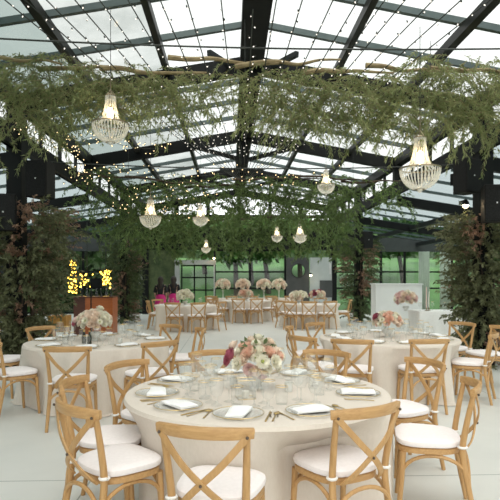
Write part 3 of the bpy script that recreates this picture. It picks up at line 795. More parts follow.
# ------------------------------------------------------------------ round cloths
TZ = .75
def round_cloth(key, label, seed):
    cx_, cy_, r_ = TABLES[key]; n = 220; mb = MB(); mb.v.append(V((0, 0, TZ)))
    rings = [(.3, TZ), (.6, TZ), (.85, TZ), (.97, TZ), (1.0, TZ - .006), (1.012, TZ - .03), (1.015, .64), (1.02, .54), (1.03, .42), (1.04, .28), (1.055, .14), (1.07, .02), (1.11, .006)]
    ph = [R.uniform(0, 6.28) for _ in range(6)]
    for rr, z in rings:
        for j in range(n):
            a = 2 * PI * j / n; r = r_ * rr; dr = max(0, (TZ - z - .03)) / .72
            fold = (.55 * math.sin(17 * a + ph[0] + 1.2 * math.sin(3 * a + ph[1])) + .35 * math.sin(29 * a + ph[2]) + .3 * math.sin(9 * a + ph[3]))
            r += fold * .078 * dr ** .7
            for ang, lim in DENT[key]:
                dd = abs((a - ang + PI) % (2 * PI) - PI) * max(lim, .5)
                if lim < r and dd < .42:
                    wz = min(1, max(0, (TZ - .02 - z) / .18)); wz = wz * wz * (3 - 2 * wz)
                    wa = 1 if dd < .16 else 1 - (dd - .16) / .26; wa = wa * wa * (3 - 2 * wa)
                    r += (lim - r) * wz * wa
            mb.v.append(V((r * math.cos(a), r * math.sin(a), z)))
    for j in range(n): mb.f.append([0, 1 + j, 1 + (j + 1) % n])
    for i in range(len(rings) - 1):
        for j in range(n): mb.f.append([1 + i * n + j, 1 + (i + 1) * n + j, 1 + (i + 1) * n + (j + 1) % n, 1 + i * n + (j + 1) % n])
    o = mb.build('tablecloth', 'linen', loc=(cx_, cy_, 0))
    bpy_sharp = o.data.polygons
    tag(o, label, 'tablecloth', 'floor-length cloths on the round tables')
round_cloth('A', 'beige linen floor-length cloth on the large near round table', 1)
round_cloth('B', 'beige linen floor-length cloth on the round table at the left', 2)
round_cloth('C', 'beige linen floor-length cloth on the round table at the right', 3)
round_cloth('D', 'pale floor-length cloth on the far left round table before the grey doorway', 4)
round_cloth('E', 'pale floor-length cloth on the far right round table before the porthole door', 5)
round_cloth('F', 'pale floor-length cloth on the far middle round table', 6)
def rect_cloth(x, y, lx, ly, h, label, mat):
    mb = MB(); n = 240; P = []
    per = 2 * (lx + ly)
    for j in range(n):
        s = per * j / n
        if s < lx: p, nn = V((-lx / 2 + s, -ly / 2)), V((0, -1))
        elif s < lx + ly: p, nn = V((lx / 2, -ly / 2 + s - lx)), V((1, 0))
        elif s < 2 * lx + ly: p, nn = V((lx / 2 - (s - lx - ly), ly / 2)), V((0, 1))
        else: p, nn = V((-lx / 2, ly / 2 - (s - 2 * lx - ly))), V((-1, 0))
        P.append((p, nn, s))
    lv = [(0, h), (.01, h - .02), (.02, h * .6), (.035, h * .25), (.045, .01)]
    for o_, z in lv:
        for p, nn, s in P:
            q = p + nn * (o_ + (h - z) * .035 * math.sin(s * 21)); mb.v.append(V((q.x, q.y, z)))
    mb.f.append(list(range(n)))
    for i in range(len(lv) - 1):
        for j in range(n): mb.f.append([i * n + j, (i + 1) * n + j, (i + 1) * n + (j + 1) % n, i * n + (j + 1) % n])
    o = mb.build('tablecloth', mat, loc=(x, y, 0)); tag(o, label, 'tablecloth'); return o
rect_cloth(.8, 21.85, 3.6, .9, .75, 'pale cloth on the farthest long table, added to imitate reflections in the glass wall', 'linen')  # long table added in place of the room's reflection in the glass
rect_cloth(5.25, 12.9, 1.5, .8, .78, 'white-grey floor-length cloth on the rectangular table before the right column foliage', 'whitecloth')
# white counter / screen at right
g = empty('bar_counter', (4.42, 14.3, 0)); tag(g, 'plain white counter behind the right-hand table flowers', 'counter')
MB().box((.08, 0, .7), (1.25, .5, 1.4)).build('body', 'whitewall', g, smooth=False); MB().box((.08, 0, 1.415), (1.3, .56, .03)).build('counter_top', 'whitewall', g, smooth=False)
MB().box((.08, 0, .03), (1.2, .44, .06)).build('plinth', 'charcoal', g, smooth=False)

# ------------------------------------------------------------------ tableware
def lathe_part(name, prof, mat, parent, n=18, cap0=False, cap1=False): return MB().lathe(prof, n, cap0=cap0, cap1=cap1).build(name, mat, parent)
def ringpart(r, z, q, parent, n=18, name='rim', mat='rim'):
    MB().tube([(r * math.cos(2 * PI * a / n), r * math.sin(2 * PI * a / n), z) for a in range(n + 1)], q, 4, False).build(name, mat, parent)
def make_wine():
    g = empty('wine_glass')
    lathe_part('bowl', [(.006, .085), (.022, .092), (.036, .115), (.0405, .145), (.038, .175), (.0335, .205)], 'glass', g)
    lathe_part('stem', [(.006, .088), (.0042, .07), (.0042, .02), (.01, .008)], 'glass', g, 10)
    lathe_part('foot', [(.008, .009), (.03, .004), (.036, .001)], 'glass', g); ringpart(.0335, .205, .0015, g); return g
def make_goblet():
    g = empty('goblet')
    lathe_part('bowl', [(.008, .05), (.028, .06), (.039, .085), (.041, .115), (.039, .15)], 'glass', g)
    lathe_part('stem', [(.008, .052), (.007, .03), (.012, .012)], 'glass', g, 10)
    lathe_part('foot', [(.012, .012), (.03, .005), (.034, .001)], 'glass', g); ringpart(.039, .15, .0017, g); return g
def make_tumbler():
    g = empty('tumbler')
    b = MB(); n = 32; k = 6
    for i, (r, z) in enumerate(((.030, .001), (.031, .004), (.033, .03), (.035, .06), (.036, .085), (.0365, .10))):
        for j in range(n):
            a = 2 * PI * j / n; q = r + (.0012 if j % 2 and i < 5 else 0); b.v.append(V((q * math.cos(a), q * math.sin(a), z)))
    for i in range(k - 1):
        for j in range(n): b.f.append([i * n + j, i * n + (j + 1) % n, (i + 1) * n + (j + 1) % n, (i + 1) * n + j])
    b.f.append(list(range(n))[::-1]); b.build('body', 'glass', g); ringpart(.0365, .10, .0017, g); return g
def make_plate():
    g = empty('charger_plate')
    lathe_part('dish', [(.001, .004), (.09, .004), (.105, .008), (.125, .014), (.155, .018), (.157, .014), (.125, .008), (.09, .001), (.001, .001)], 'plateglass', g, 36)
    ringpart(.1565, .017, .0022, g, 36); return g
def make_napkin():
    mb = MB(); L, W_, n, m = .118, .06, 12, 8; zs = []
    for s in (1, 0):
        for i in range(n + 1):
            for j in range(m + 1):
                x = -L + 2 * L * i / n; y = -W_ + 2 * W_ * j / m
                e = min(1, min(i, n - i) / 1.2) * min(1, min(j, m - j) / 1.2)
                z = (.012 + .010 * e + .004 * math.sin(x * 28 + y * 12)) if s else .0
                mb.v.append(V((x, y * (1 + .12 * x / L), z)))
    N = (n + 1) * (m + 1)
    for s in (0, 1):
        for i in range(n):
            for j in range(m):
                q = [s * N + i * (m + 1) + j, s * N + (i + 1) * (m + 1) + j, s * N + (i + 1) * (m + 1) + j + 1, s * N + i * (m + 1) + j + 1]
                mb.f.append(q if s == 0 else q[::-1])
    edge = [i * (m + 1) for i in range(n + 1)] + [n * (m + 1) + j for j in range(1, m + 1)] + [i * (m + 1) + m for i in range(n - 1, -1, -1)] + [j for j in range(m - 1, 0, -1)]
    for a, b_ in zip(edge, edge[1:] + edge[:1]): mb.f.append([a, N + a, N + b_, b_])
    return mb.build('napkin', 'napkin')
def make_fork():
    mb = MB(); mb.ribbon([(0, -.1, .004), (0, -.04, .005), (0, .03, .006), (0, .055, .005)], [.011, .008, .006, .016], .003, V((0, 0, 1)))
    for q in (-.0075, -.0025, .0025, .0075): mb.ribbon([(q, .053, .005), (q, .075, .004), (q * .9, .1, .007)], .003, .002, V((0, 0, 1)))
    return mb.build('fork', 'gold')
def make_knife():
    return MB().ribbon([(0, -.11, .004), (0, -.02, .005), (0, .0, .005), (.003, .05, .004), (.001, .10, .003), (-.004, .12, .003)], [.011, .010, .009, .018, .017, .004], [.005, .005, .003, .002, .002, .002], V((0, 0, 1))).build('knife', 'gold')
def make_spoon():
    mb = MB().ribbon([(0, -.1, .004), (0, -.03, .006), (0, .045, .007)], [.011, .007, .006], .003, V((0, 0, 1))); mb.ball((0, .072, .007), .018, 12, 6, (1, 1.6, .25)); return mb.build('spoon', 'gold')
PROTO = {'wine_glass': make_wine(), 'goblet': make_goblet(), 'tumbler': make_tumbler(), 'charger_plate': make_plate(), 'napkin': make_napkin(), 'fork': make_fork(), 'knife': make_knife(), 'spoon': make_spoon()}
for o in PROTO.values(): kids(o)
USED = set()
CATS = {'wine_glass': 'wine glass', 'goblet': 'glass', 'tumbler': 'glass', 'charger_plate': 'plate', 'napkin': 'napkin', 'fork': 'fork', 'knife': 'knife', 'spoon': 'spoon'}
DESC = {'wine_glass': 'gold-rimmed wine glass', 'goblet': 'short-stemmed gold-rimmed goblet', 'tumbler': 'ribbed gold-rimmed tumbler', 'charger_plate': 'gold-rimmed glass charger plate', 'napkin': 'folded white napkin', 'fork': 'gold fork', 'knife': 'gold knife', 'spoon': 'gold spoon'}
def put(kind, x, y, z, rz, where, group, s=1):
    o = PROTO[kind] if kind not in USED else copy_tree(PROTO[kind]); USED.add(kind)
    o.location = (x, y, z); o.rotation_euler = (0, 0, rz); o.scale = (s, s, s)
    tag(o, DESC[kind] + ' ' + where, CATS[kind], group); return o
DIRN = ['right', 'back right', 'far side', 'back left', 'left', 'front left', 'front', 'front right']
def seat_names(angs):
    # a distinct name for every seat, counted along the rim
    return None
def setting(t, ang, seat, full):
    cx_, cy_, r_ = TABLES[t]; ca, sa = math.cos(ang), math.sin(ang)
    def at(rad, tang): return cx_ + ca * rad - sa * tang, cy_ + sa * rad + ca * tang
    rz = ang + PI / 2; wh = f'at the {seat} of the {TN[t]}'
    gr = lambda k: f'{k} on the {TN[t]}'
    x, y = at(.73, 0); put('charger_plate', x, y, TZ + .001, 0, wh, gr('charger plates'))
    put('napkin', x, y, TZ + .0155, rz + (PI / 2 if R.random() < .25 else 0) + R.uniform(-.15, .15), wh, gr('napkins'))
    if full:
        x, y = at(.74, -.185); put('fork', x, y, TZ + .001, rz, wh, gr('gold forks'))
        x, y = at(.74, .185); put('knife', x, y, TZ + .001, rz, wh, gr('gold knives'))
        x, y = at(.74, .225); put('spoon', x, y, TZ + .001, rz, wh, gr('gold spoons'))
    x, y = at(.50, .06 + R.uniform(-.03, .03)); put('wine_glass', x, y, TZ + .001, 0, wh, gr('wine glasses'), R.uniform(1.08, 1.22))
    x, y = at(.53, .16 + R.uniform(-.02, .02)); put('goblet', x, y, TZ + .001, 0, wh, gr('goblets'), R.uniform(1.08, 1.2))
    if full: x, y = at(.40, .13 + R.uniform(-.03, .03)); put('wine_glass', x, y, TZ + .001, 0, 'set inward ' + wh, gr('wine glasses'), R.uniform(.95, 1.1))
    x, y = at(.46, -.05 + R.uniform(-.02, .02)); put('tumbler', x, y, TZ + .001, 0, wh, gr('tumblers'), R.uniform(1.08, 1.2))
SA = [(-102, 'left front seat'), (-66, 'right front seat'), (-14, 'side-on right seat'), (22, 'back right seat'), (60, 'far side right seat'), (107, 'far side left seat'), (-137, 'nearest left seat'), (-171, 'middle left seat'), (150, 'back left seat')]
for a, s in SA: setting('A', math.radians(a), s, True)
SB = [(-50, 'front right seat'), (48, 'back right seat'), (10, 'right end seat'), (-88, 'front seat'), (-130, 'front left seat'), (175, 'left end seat'), (140, 'back left seat'), (94, 'far side seat')]
for a, s in SB: setting('B', math.radians(a), s, False)
SC = [(-121, 'front left seat'), (-86, 'front seat'), (-36, 'front right seat'), (35, 'back right seat'), (4, 'right end seat'), (172, 'left end seat'), (133, 'back left seat'), (85, 'far side seat'), (-160, 'left corner seat')]
for a, s in SC: setting('C', math.radians(a), s, False)
# distant tables: some glasses and napkins
for t in 'DEF':
    for k in range(7):
        a = 2 * PI * k / 7 + .4; cx_, cy_, r_ = TABLES[t]; sd = ['right', 'back right', 'back', 'left back', 'left', 'front left', 'front right'][k]
        put('wine_glass', cx_ + .52 * math.cos(a), cy_ + .52 * math.sin(a), TZ + .001, 0, f'at the {sd} of the {TN[t]}', f'wine glasses on the {TN[t]}')
        put('napkin', cx_ + .72 * math.cos(a), cy_ + .72 * math.sin(a), TZ + .002, a + PI / 2, f'at the {sd} of the {TN[t]}', f'napkins on the {TN[t]}')
for k in range(6):
    put('wine_glass', 4.6 + .2 * k, 12.75 + .12 * (k % 3), .782, 0, '%s from the left on the white rectangular table' % ['first', 'second', 'third', 'fourth', 'fifth', 'sixth'][k], 'wine glasses on the white rectangular table')

# ------------------------------------------------------------------ flowers
def bloom_mb(kind, r):
    mb = MB()
    if kind == 'mum':
        for ring, (n, el, L) in enumerate(((16, .15, 1.0), (14, .5, .92), (12, .85, .75), (8, 1.2, .5))):
            for j in range(n):
                a = 2 * PI * (j + ring * .5) / n + R.uniform(-.08, .08); d = V((math.cos(a) * math.cos(el), math.sin(a) * math.cos(el), math.sin(el)))
                t = V((-math.sin(a), math.cos(a), 0)); nrm = d.cross(t); p = d * r * .25; b = len(mb.v); w_ = r * .17
                for q, ww, lift in ((0, .35, 0), (.45, 1, .05), (.85, .85, .1), (1.0, .25, .2)):
                    c = p + d * (r * L * .8 * q) + V((0, 0, r * lift)); mb.v += [c - t * w_ * ww, c + t * w_ * ww]
                for q in range(3): mb.f.append([b + 2 * q, b + 2 * q + 1, b + 2 * q + 3, b + 2 * q + 2])
    else:
        # cupped rose: overlapping petals in rising shells
        for ring, (n, rr, h, op) in enumerate(((5, 1.0, .55, .9), (5, .82, .8, .6), (4, .6, .95, .35), (3, .36, 1.0, .1))):
            for j in range(n):
                a0 = 2 * PI * (j + ring * .37) / n; half = PI / n * 1.35; b = len(mb.v)
                for u in range(5):
                    a = a0 - half + 2 * half * u / 4; bulge = 1 - .12 * abs(u - 2)
                    for v in range(4):
                        q = v / 3; rad = r * rr * (.35 + .65 * math.sin(q * PI / 2 * .95)) * (1 + op * .22 * (q ** 3)); z = r * (-.45 + h * 1.25 * q * bulge)
                        mb.v.append(V((rad * math.cos(a), rad * math.sin(a), z)))
                for u in range(4):
                    for v in range(3): mb.f.append([b + u * 4 + v, b + (u + 1) * 4 + v, b + (u + 1) * 4 + v + 1, b + u * 4 + v + 1])
    return mb
BL = {}
def bloom(parent, p, d, kind, mat, r):
    key = (kind, mat)
    rot = d.to_track_quat('Z', 'Y').to_euler()
    if key not in BL:
        o = bloom_mb(kind, 1.0).build('bloom', mat, parent); BL[key] = o.data
        if kind == 'mum': BL['eye'] = BL.get('eye') or MB().ball((0, 0, .3), .26, 10, 6, (1, 1, .8)).build('flower_centre', 'greeneye', o).data; e0 = True
    else:
        o = bpy.data.objects.new('bloom', BL[key]); COL.objects.link(o); o.parent = parent
    if kind == 'mum' and not any(c.parent is o for c in bpy.data.objects if c.name.startswith('flower_centre')):
        e = bpy.data.objects.new('flower_centre', BL['eye']); COL.objects.link(e); e.parent = o
    o.location = p; o.rotation_euler = rot; o.scale = (r, r, r); return o
def vase(parent, kind):
    if kind == 'bowl':
        lathe_part('vase', [(.001, .0), (.05, .0), (.052, .006), (.03, .018), (.032, .03), (.06, .06), (.075, .09), (.078, .115), (.072, .115), (.06, .08), (.001, .06)], 'ceramic', parent, 24); return .12
    lathe_part('vase', [(.001, 0), (.05, 0), (.055, .004), (.055, .12), (.05, .12), (.05, .01)], 'glass', parent, 20); return .12
def bouquet(x, y, z, label, W_, h, spec, rb, seed, tall=0, kind='bowl'):
    R.seed(seed)
    g = empty('flower_centerpiece', (x, y, z)); tag(g, label, 'flowers', 'flower arrangements on the tables')
    if tall:
        lathe_part('vase', [(.001, 0), (.09, 0), (.09, .01), (.02, .03), (.016, tall * .8), (.05, tall), (.001, tall)], 'ceramic', g, 14); zb = tall
    else: zb = vase(g, kind)
    f = MB(); cz_ = zb + h * .52
    for i in range(30 if W_ < .3 else 60):
        d = V((R.uniform(-1, 1), R.uniform(-1, 1), R.uniform(-.35, 1))).normalized()
        p = V((d.x * W_ * .55, d.y * W_ * .55, cz_ + d.z * h * .45)); ld = (d + rv(.5)).normalized()
        f.leaf(p, ld, ld.cross(rv()).normalized(), W_ * .36, W_ * .08)
    f.build('foliage', 'stemgreen', g)
    for (dx, dz, dy, kd, mt, sz) in spec:
        p = V((dx * W_, dy * W_, cz_ + dz * h)); d = (p - V((0, 0, cz_ - h * .3))).normalized()
        bloom(g, p, d, kd, mt, rb * sz)
    return g
# near centrepiece: laid out after the photo (dx across, dz up, dy depth: negative towards the camera)
NEAR = [(-.98, .02, -.1, 'rose', 'petalwine', 1.0), (-1.08, -.16, .0, 'rose', 'petalwine', .8), (-.86, .28, .1, 'rose', 'petalblush', .8), (-.62, .12, -.2, 'mum', 'petalwhite', .85), (-.66, -.2, -.45, 'mum', 'petalwhite', 1.0),
        (-.35, .3, .0, 'rose', 'petalpeach', .8), (-.3, .12, -.42, 'rose', 'petalpeach', 1.0), (-.28, -.34, -.62, 'rose', 'petalpink', .8), (.08, .14, -.5, 'rose', 'petalwhite', .95), (.18, -.12, -.66, 'mum', 'petalwhite', 1.05),
        (.62, -.14, -.55, 'mum', 'petalwhite', 1.05), (.44, .12, -.4, 'rose', 'petalpeach', 1.0), (.70, .14, -.15, 'rose', 'petalblush', .85), (.2, -.48, -.55, 'rose', 'petalpink', .75), (.05, .52, .1, 'rose', 'petalwhite', .75),
        (-.15, .44, .1, 'rose', 'petalblush', .85), (.3, .36, .1, 'rose', 'petalwhite', .9), (.55, .3, .2, 'mum', 'petalwhite', .8), (.9, -.05, .1, 'mum', 'petalwhite', .85), (-.5, .05, .4, 'rose', 'petalwhite', .9), (.1, .1, .6, 'rose', 'petalblush', 1.0), (.5, .0, .55, 'rose', 'petalpink', .9), (-.1, -.1, .65, 'mum', 'petalwhite', 1.0), (.8, -.34, -.2, 'rose', 'petalwhite', .7), (-.05, -.02, -.6, 'mum', 'petalwhite', .7), (-.48, -.06, -.5, 'rose', 'petalblush', .75), (-.02, .34, -.25, 'mum', 'petalwhite', .75), (.36, -.36, -.6, 'rose', 'petalwhite', .7), (-.55, .3, -.1, 'rose', 'petalpeach', .6), (-.05, -.38, -.66, 'rose', 'petalblush', .7), (.85, .02, -.3, 'rose', 'petalpeach', .65), (.5, .42, -.05, 'rose', 'petalblush', .65)]
bouquet(.19, 3.98, TZ, 'low arrangement of white mums, peach roses and burgundy blooms on the near table', .20, .25, NEAR, .054, 11)
def auto_spec(pal, n, seed):
    q = random.Random(seed); o = []
    for i in range(n):
        th = 2.4 * i; zz = 1 - 1.45 * (i + .5) / n; rr = math.sqrt(max(0, 1 - min(1, abs(zz)) ** 2))
        kd, mt = pal[q.randrange(len(pal))]
        o.append((rr * math.cos(th) * .95, zz * .5, rr * math.sin(th) * .95, kd, mt, q.uniform(.8, 1.1)))
    return o
CR = [('rose', 'petalwhite'), ('rose', 'petalwhite'), ('mum', 'petalwhite'), ('rose', 'petalblush')]
sB = auto_spec(CR, 46, 3) + [(-1.15, .05, -.1, 'rose', 'petalpink', 1.0), (-1.25, -.12, -.1, 'rose', 'petalwine', .8), (.35, .62, 0, 'rose', 'petalwhite', 1.0)]
bouquet(px2x(95, 7.05), 7.1, TZ, 'rounded cream arrangement with a pink bloom on the left table', .21, .27, sB, .047, 12)
sC = auto_spec([('rose', 'petalwhite'), ('rose', 'petalpeach'), ('rose', 'petalblush'), ('mum', 'petalwhite')], 36, 5) + [(-.95, .28, -.3, 'rose', 'petalwine', 1.05), (.75, .18, -.3, 'rose', 'petalpink', 1.0)]
bouquet(px2x(389, 7.35), 7.35, TZ, 'white, peach and burgundy arrangement on the right table', .19, .22, sC, .046, 13)
bouquet(px2x(407, 12.8), 12.75, .78, 'loose blush and white arrangement on the white rectangular table', .25, .34, auto_spec([('rose', 'petalblush'), ('rose', 'petalwhite'), ('rose', 'petalpink'), ('rose', 'petalblush')], 26, 6), .075, 14)
bouquet(-1.42, 16.45, TZ, 'white arrangement on the far left table before the grey doorway', .24, .3, auto_spec(CR, 18, 7), .085, 15)
bouquet(px2x(299, 17.3), 17.3, TZ, 'white arrangement on the far right table, in front of the porthole door', .27, .25, auto_spec(CR, 16, 8), .09, 16)
bouquet(px2x(318, 17.5), 17.6, TZ, 'darker mixed arrangement on the far right table, before the pale door', .25, .28, auto_spec([('rose', 'petalwhite'), ('rose', 'petalwine'), ('rose', 'petalblush')], 14, 9), .085, 17)
bouquet(.55, 19.6, TZ, 'blush arrangement on the far middle table', .24, .25, auto_spec([('rose', 'petalblush'), ('rose', 'petalwhite'), ('rose', 'petalpeach')], 16, 10), .085, 18)
PB = [('rose', 'petalblush'), ('rose', 'petalwhite'), ('mum', 'petalwhite'), ('rose', 'petalblush')]
for k, px in enumerate((223, 243, 264, 279)):  # added arrangements imitating flowers mirrored in the back glass
    bouquet(px2x(px, 21.85), 21.85, TZ, 'tall blush arrangement imitating a reflection on the farthest long table, %s from its left' % ['first', 'second', 'third', 'fourth'][k], .27, .42, auto_spec(PB, 20, 20 + k), .10, 30 + k, tall=.32)
R.seed(99)
# candle holders and small things on the near table
g = empty('glass_lantern', (.10, 3.66, TZ + .001), .2); tag(g, 'square clear glass candle holder with gold edges on the near table left of the flowers', 'candle holder')
for i, (dx, dy, sx, sy) in enumerate(((0, -.055, .12, .003), (0, .055, .12, .003), (-.06, 0, .003, .11), (.06, 0, .003, .11))):
    MB().box((dx, dy, .065), (sx, sy, .13)).build('side_pane', 'glass', g, smooth=False)
fr_ = MB()
for z in (.003, .13):
    for a, b_ in (((-.06, -.055), (.06, -.055)), ((.06, -.055), (.06, .055)), ((.06, .055), (-.06, .055)), ((-.06, .055), (-.06, -.055))): fr_.tube([(*a, z), (*b_, z)], .002, 4)
fr_.build('edge_frame', 'rim', g); MB().lathe([(.001, 0), (.026, .002), (.026, .05), (.001, .05)], 14).build('candle', 'wax', g)
def votive(x, y, label, z=TZ):
    g = empty('candle', (x, y, z + .001)); tag(g, label, 'candle')
    MB().lathe([(.001, 0), (.027, .001), (.03, .07), (.026, .07), (.024, .055), (.001, .055)], 18).build('candle_cup', 'ceramic', g)
    MB().lathe([(.001, .052), (.022, .052), (.022, .06), (.001, .06)], 14).build('wax', 'wax', g); MB().tube([(0, 0, .058), (0, 0, .068)], .0015, 5).build('wick', 'cable', g)
votive(.42, 3.86, 'white votive candle right of the near table flowers')
votive(.02, 4.05, 'white votive candle left of the near table flowers')
votive(-1.4, 6.75, 'white votive candle on the left table right of its flowers')
votive(2.5, 7.1, 'white votive candle on the right table beside its flowers')
for k, (px, mt, hh) in enumerate(((428, 'pinkwax', .5), (432, 'wax', .38))):
    g = empty('taper_candle', (px2x(px, 12.75), 12.7 + .1 * k, .781)); tag(g, ['tall pale pink taper candle on the white rectangular table', 'shorter white taper candle beside the pink one on the white table'][k], 'candle')
    MB().lathe([(.001, 0), (.05, .001), (.05, .006), (.012, .02), (.018, .08), (.001, .08)], 14).build('holder', 'brass', g); MB().lathe([(.012, .08), (.011, .08 + hh), (.001, .085 + hh)], 10).build('taper', mt, g)
def card_clip(x, y, rz, lab):
    o = MB().ribbon([(0, -.03, .004), (0, 0, .006), (.004, .02, .006), (-.004, .032, .005)], [.008, .006, .016, .005], .003, V((0, 0, 1))).build('dessert_spoon', 'brass', loc=(x, y, TZ + .002)); o.rotation_euler = (0, 0, rz); tag(o, lab, 'spoon')
card_clip(.235, 3.17, .1, 'small dark dessert spoon on the near table front edge, left of a pair')
card_clip(.28, 3.17, -.1, 'small dark dessert spoon on the near table front edge, right of a pair')
for k, (x, y) in enumerate(((-1.86, 6.78), (-1.78, 6.74))):
    g = empty('wine_bottle', (x, y, TZ + .001)); tag(g, ['small dark bottle on the left table before its flowers, left of two', 'small dark bottle on the left table before its flowers, right of two'][k], 'bottle')
    MB().lathe([(.001, 0), (.026, .001), (.028, .09), (.012, .13), (.012, .16), (.001, .16)], 14).build('body', 'bottle', g); MB().lathe([(.013, .15), (.013, .168), (.001, .17)], 10).build('cap', 'gold', g)

# ------------------------------------------------------------------ bar and bits at the left
g = empty('bar_counter', (-3.6, 14.4, 0)); tag(g, 'orange-stained wooden bar beside the left column foliage', 'bar')
MB().box((.12, 0, .53), (.72, .6, 1.06)).build('front_panel', 'orangewood', g, smooth=False); MB().box((-.4, .02, .53), (.3, .56, 1.06)).build('side_panel', 'brownwood', g, smooth=False); MB().box((-.03, 0, 1.075), (1.06, .66, .03)).build('counter_top', 'brownwood', g, smooth=False)
for k in range(7):
    g = empty('bottle', (-4.02 + .13 * k, 14.42 + .05 * (k % 2), 1.091)); tag(g, 'small bottle on the orange bar top, %s from its left end' % ['first', 'second', 'third', 'fourth', 'fifth', 'sixth', 'seventh'][k], 'bottle', 'bottles on the orange bar')
    MB().lathe([(.001, 0), (.035, .001), (.035, .1), (.012, .15), (.012, .2), (.001, .2)], 10).build('body', 'glass' if k % 2 else 'bottle', g); MB().lathe([(.014, .195), (.014, .215), (.001, .215)], 8).build('cap', 'whitedot', g)
def light_cluster(px0, px1, py0, py1, y, n, label):
    p = IP((px0 + px1) / 2, py1, y); g = empty('string_light', p); tag(g, label, 'string light', 'yellow light bundles behind the bar')
    h = (py1 - py0) / 530 * y; w_ = (px1 - px0) / 530 * y
    MB().tube([(0, 0, 0), (.02, 0, h * .5), (0, 0, h), (0, 0, 3.3 - p.z)], .012, 5).build('cord', 'cable', g)
    for i in range(n): bulb_part(g, V((R.uniform(-.5, .5) * w_, R.uniform(-.5, .5) * w_, R.uniform(0, h))), 'fairyyellow', .02)
light_cluster(71, 79, 261, 293, 15.8, 95, 'tall dense bundle of yellow lights hanging at the left behind the bar')
light_cluster(81, 96, 274, 288, 16.4, 26, 'sparse yellow lights hanging above the middle of the bar')
light_cluster(102, 112, 270, 288, 16.0, 60, 'short dense bundle of yellow lights at the right behind the bar')
g = empty('sign_stand', (px2x(92.5, 12.6), 12.6, 0)); tag(g, 'thin black pole stand holding a small black panel before the orange bar', 'stand')
MB().tube([(0, 0, .01), (0, 0, 1.62)], .016, 8).build('pole', 'black', g); MB().lathe([(.16, 0), (.16, .015), (.02, .02)], 18, cap0=True).build('base', 'black', g); MB().box((.13, 0, 1.45), (.26, .03, .24)).build('panel', 'black', g, smooth=False)
g = empty('bench', (px2x(62, 11.6), 11.6, 0)); tag(g, 'mustard-brown woven bench half hidden behind the left table chair', 'bench')
MB().box((0, 0, .6), (.38, .38, .34)).build('seat_block', 'mustard', g, smooth=False)
for sx in (-1, 1):
    for sy in (-1, 1): MB().tube([(sx * .15, sy * .15, 0), (sx * .15, sy * .15, .44)], .02, 6).build('leg', 'orangewood', g)
# pale drapes at the right aisle window
for k, (xa, xb, lab) in enumerate(((8.3, 8.75, 'pale drape at the left of the right aisle window'), (9.25, 9.7, 'pale drape at the right of the right aisle window'))):
    g = MB(); n = 28
    for z in (.05, 2.75):
        for j in range(n + 1): g.v.append(V(((xb - xa) * (j / n - .5), .05 * math.sin(j * 1.3), z)))
    for j in range(n): g.f.append([j, j + 1, n + 2 + j, n + 1 + j])
    o = g.build('curtain', 'curtain', loc=((xa + xb) / 2, 23.15, 0)); md = o.modifiers.new('s', 'SOLIDIFY'); md.thickness = .01; tag(o, lab, 'curtain')

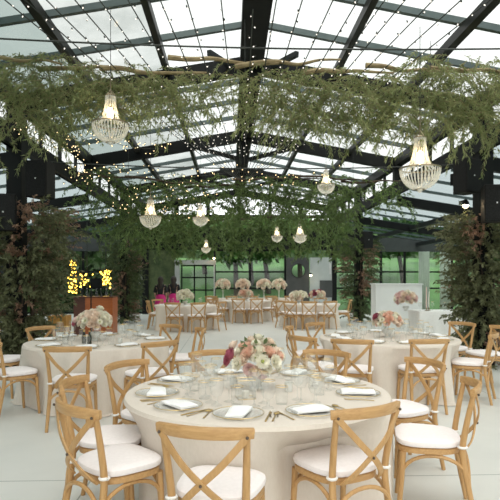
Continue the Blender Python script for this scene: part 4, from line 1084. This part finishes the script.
# ------------------------------------------------------------------ people by the doorway
def person(x, y, rz, label, s):
    g = empty('person', (x, y, 0), rz); tag(g, label, 'person')
    vs = [((0, 0, .95), .15), ((0, .01, 1.15), .125), ((0, .01, 1.35), .15), ((0, 0, 1.46), .07), ((0, -.01, 1.53), .055), ((0, -.02, 1.62), .095), ((0, -.015, 1.70), .075),
          ((.17, 0, 1.40), .06), ((.23, .02, 1.15), .045), ((.21, -.1, .95), .036), ((.20, -.16, .86), .03), ((-.17, 0, 1.40), .06), ((-.23, .02, 1.15), .045), ((-.21, -.1, .95), .036), ((-.2, -.16, .86), .03),
          ((.09, 0, .85), .09), ((.1, -.01, .48), .06), ((.1, .02, .09), .038), ((.1, -.1, .035), .03), ((-.09, 0, .85), .09), ((-.1, -.01, .48), .06), ((-.1, .02, .09), .038), ((-.1, -.1, .035), .03)]
    es = [(0, 1), (1, 2), (2, 3), (3, 4), (4, 5), (5, 6), (2, 7), (7, 8), (8, 9), (9, 10), (2, 11), (11, 12), (12, 13), (13, 14), (0, 15), (15, 16), (16, 17), (17, 18), (0, 19), (19, 20), (20, 21), (21, 22)]
    bm = bmesh.new(); sk = bm.verts.layers.skin.verify(); bv = []
    for p, r in vs: v = bm.verts.new(p); v[sk].radius = (r, r); bv.append(v)
    bv[0][sk].use_root = True
    for a, b_ in es: bm.edges.new((bv[a], bv[b_]))
    me = bpy.data.meshes.new('body'); bm.to_mesh(me); bm.free(); me.materials.append(M['skin'])
    o = bpy.data.objects.new('body', me); COL.objects.link(o); o.parent = g
    o.modifiers.new('k', 'SKIN'); q = o.modifiers.new('s', 'SUBSURF'); q.levels = q.render_levels = 2
    MB().ball((0, .02, 1.63), .125, 14, 9, (1, 1.05, 1.25)).tube([(0, .06, 1.62), (0, .1, 1.45), (0, .12, 1.28)], [.1, .095, .05], 10).build('hair', 'hair', g)
    t = MB(); n = 20
    for r1, r2, z in ((.19, .14, .93), (.165, .13, 1.1), (.175, .14, 1.25), (.2, .13, 1.4), (.1, .09, 1.49)):
        for j in range(n): a = 2 * PI * j / n; t.v.append(V((r1 * math.cos(a), r2 * math.sin(a), z)))
    for i in range(4):
        for j in range(n): t.f.append([i * n + j, i * n + (j + 1) % n, (i + 1) * n + (j + 1) % n, (i + 1) * n + j])
    for sx in (-1, 1): t.tube([(sx * .15, 0, 1.41), (sx * .2, .01, 1.28), (sx * .235, .02, 1.13)], [.075, .068, .06], 10, False)
    t.build('top', 'blacktop', g)
    k = MB()
    for r1, r2, z in ((.165, .135, 1.06), (.2, .165, .92), (.235, .2, .7), (.26, .23, .4), (.28, .25, .3)):
        for j in range(n): a = 2 * PI * j / n; rr = 1 + .04 * math.sin(5 * a) * (1.06 - z); k.v.append(V((r1 * math.cos(a) * rr, r2 * math.sin(a) * rr, z)))
    for i in range(4):
        for j in range(n): k.f.append([i * n + j, i * n + (j + 1) % n, (i + 1) * n + (j + 1) % n, (i + 1) * n + j])
    k.build('skirt', 'pinkskirt', g); g.scale = (s, s, s)
person(px2x(161, 19.6), 19.6, PI, 'person in black top and hot pink skirt behind the far left table', .92)
person(px2x(174, 20.4), 20.4, PI, 'person in black top and hot pink skirt nearer the grey doorway, right of two', .93)
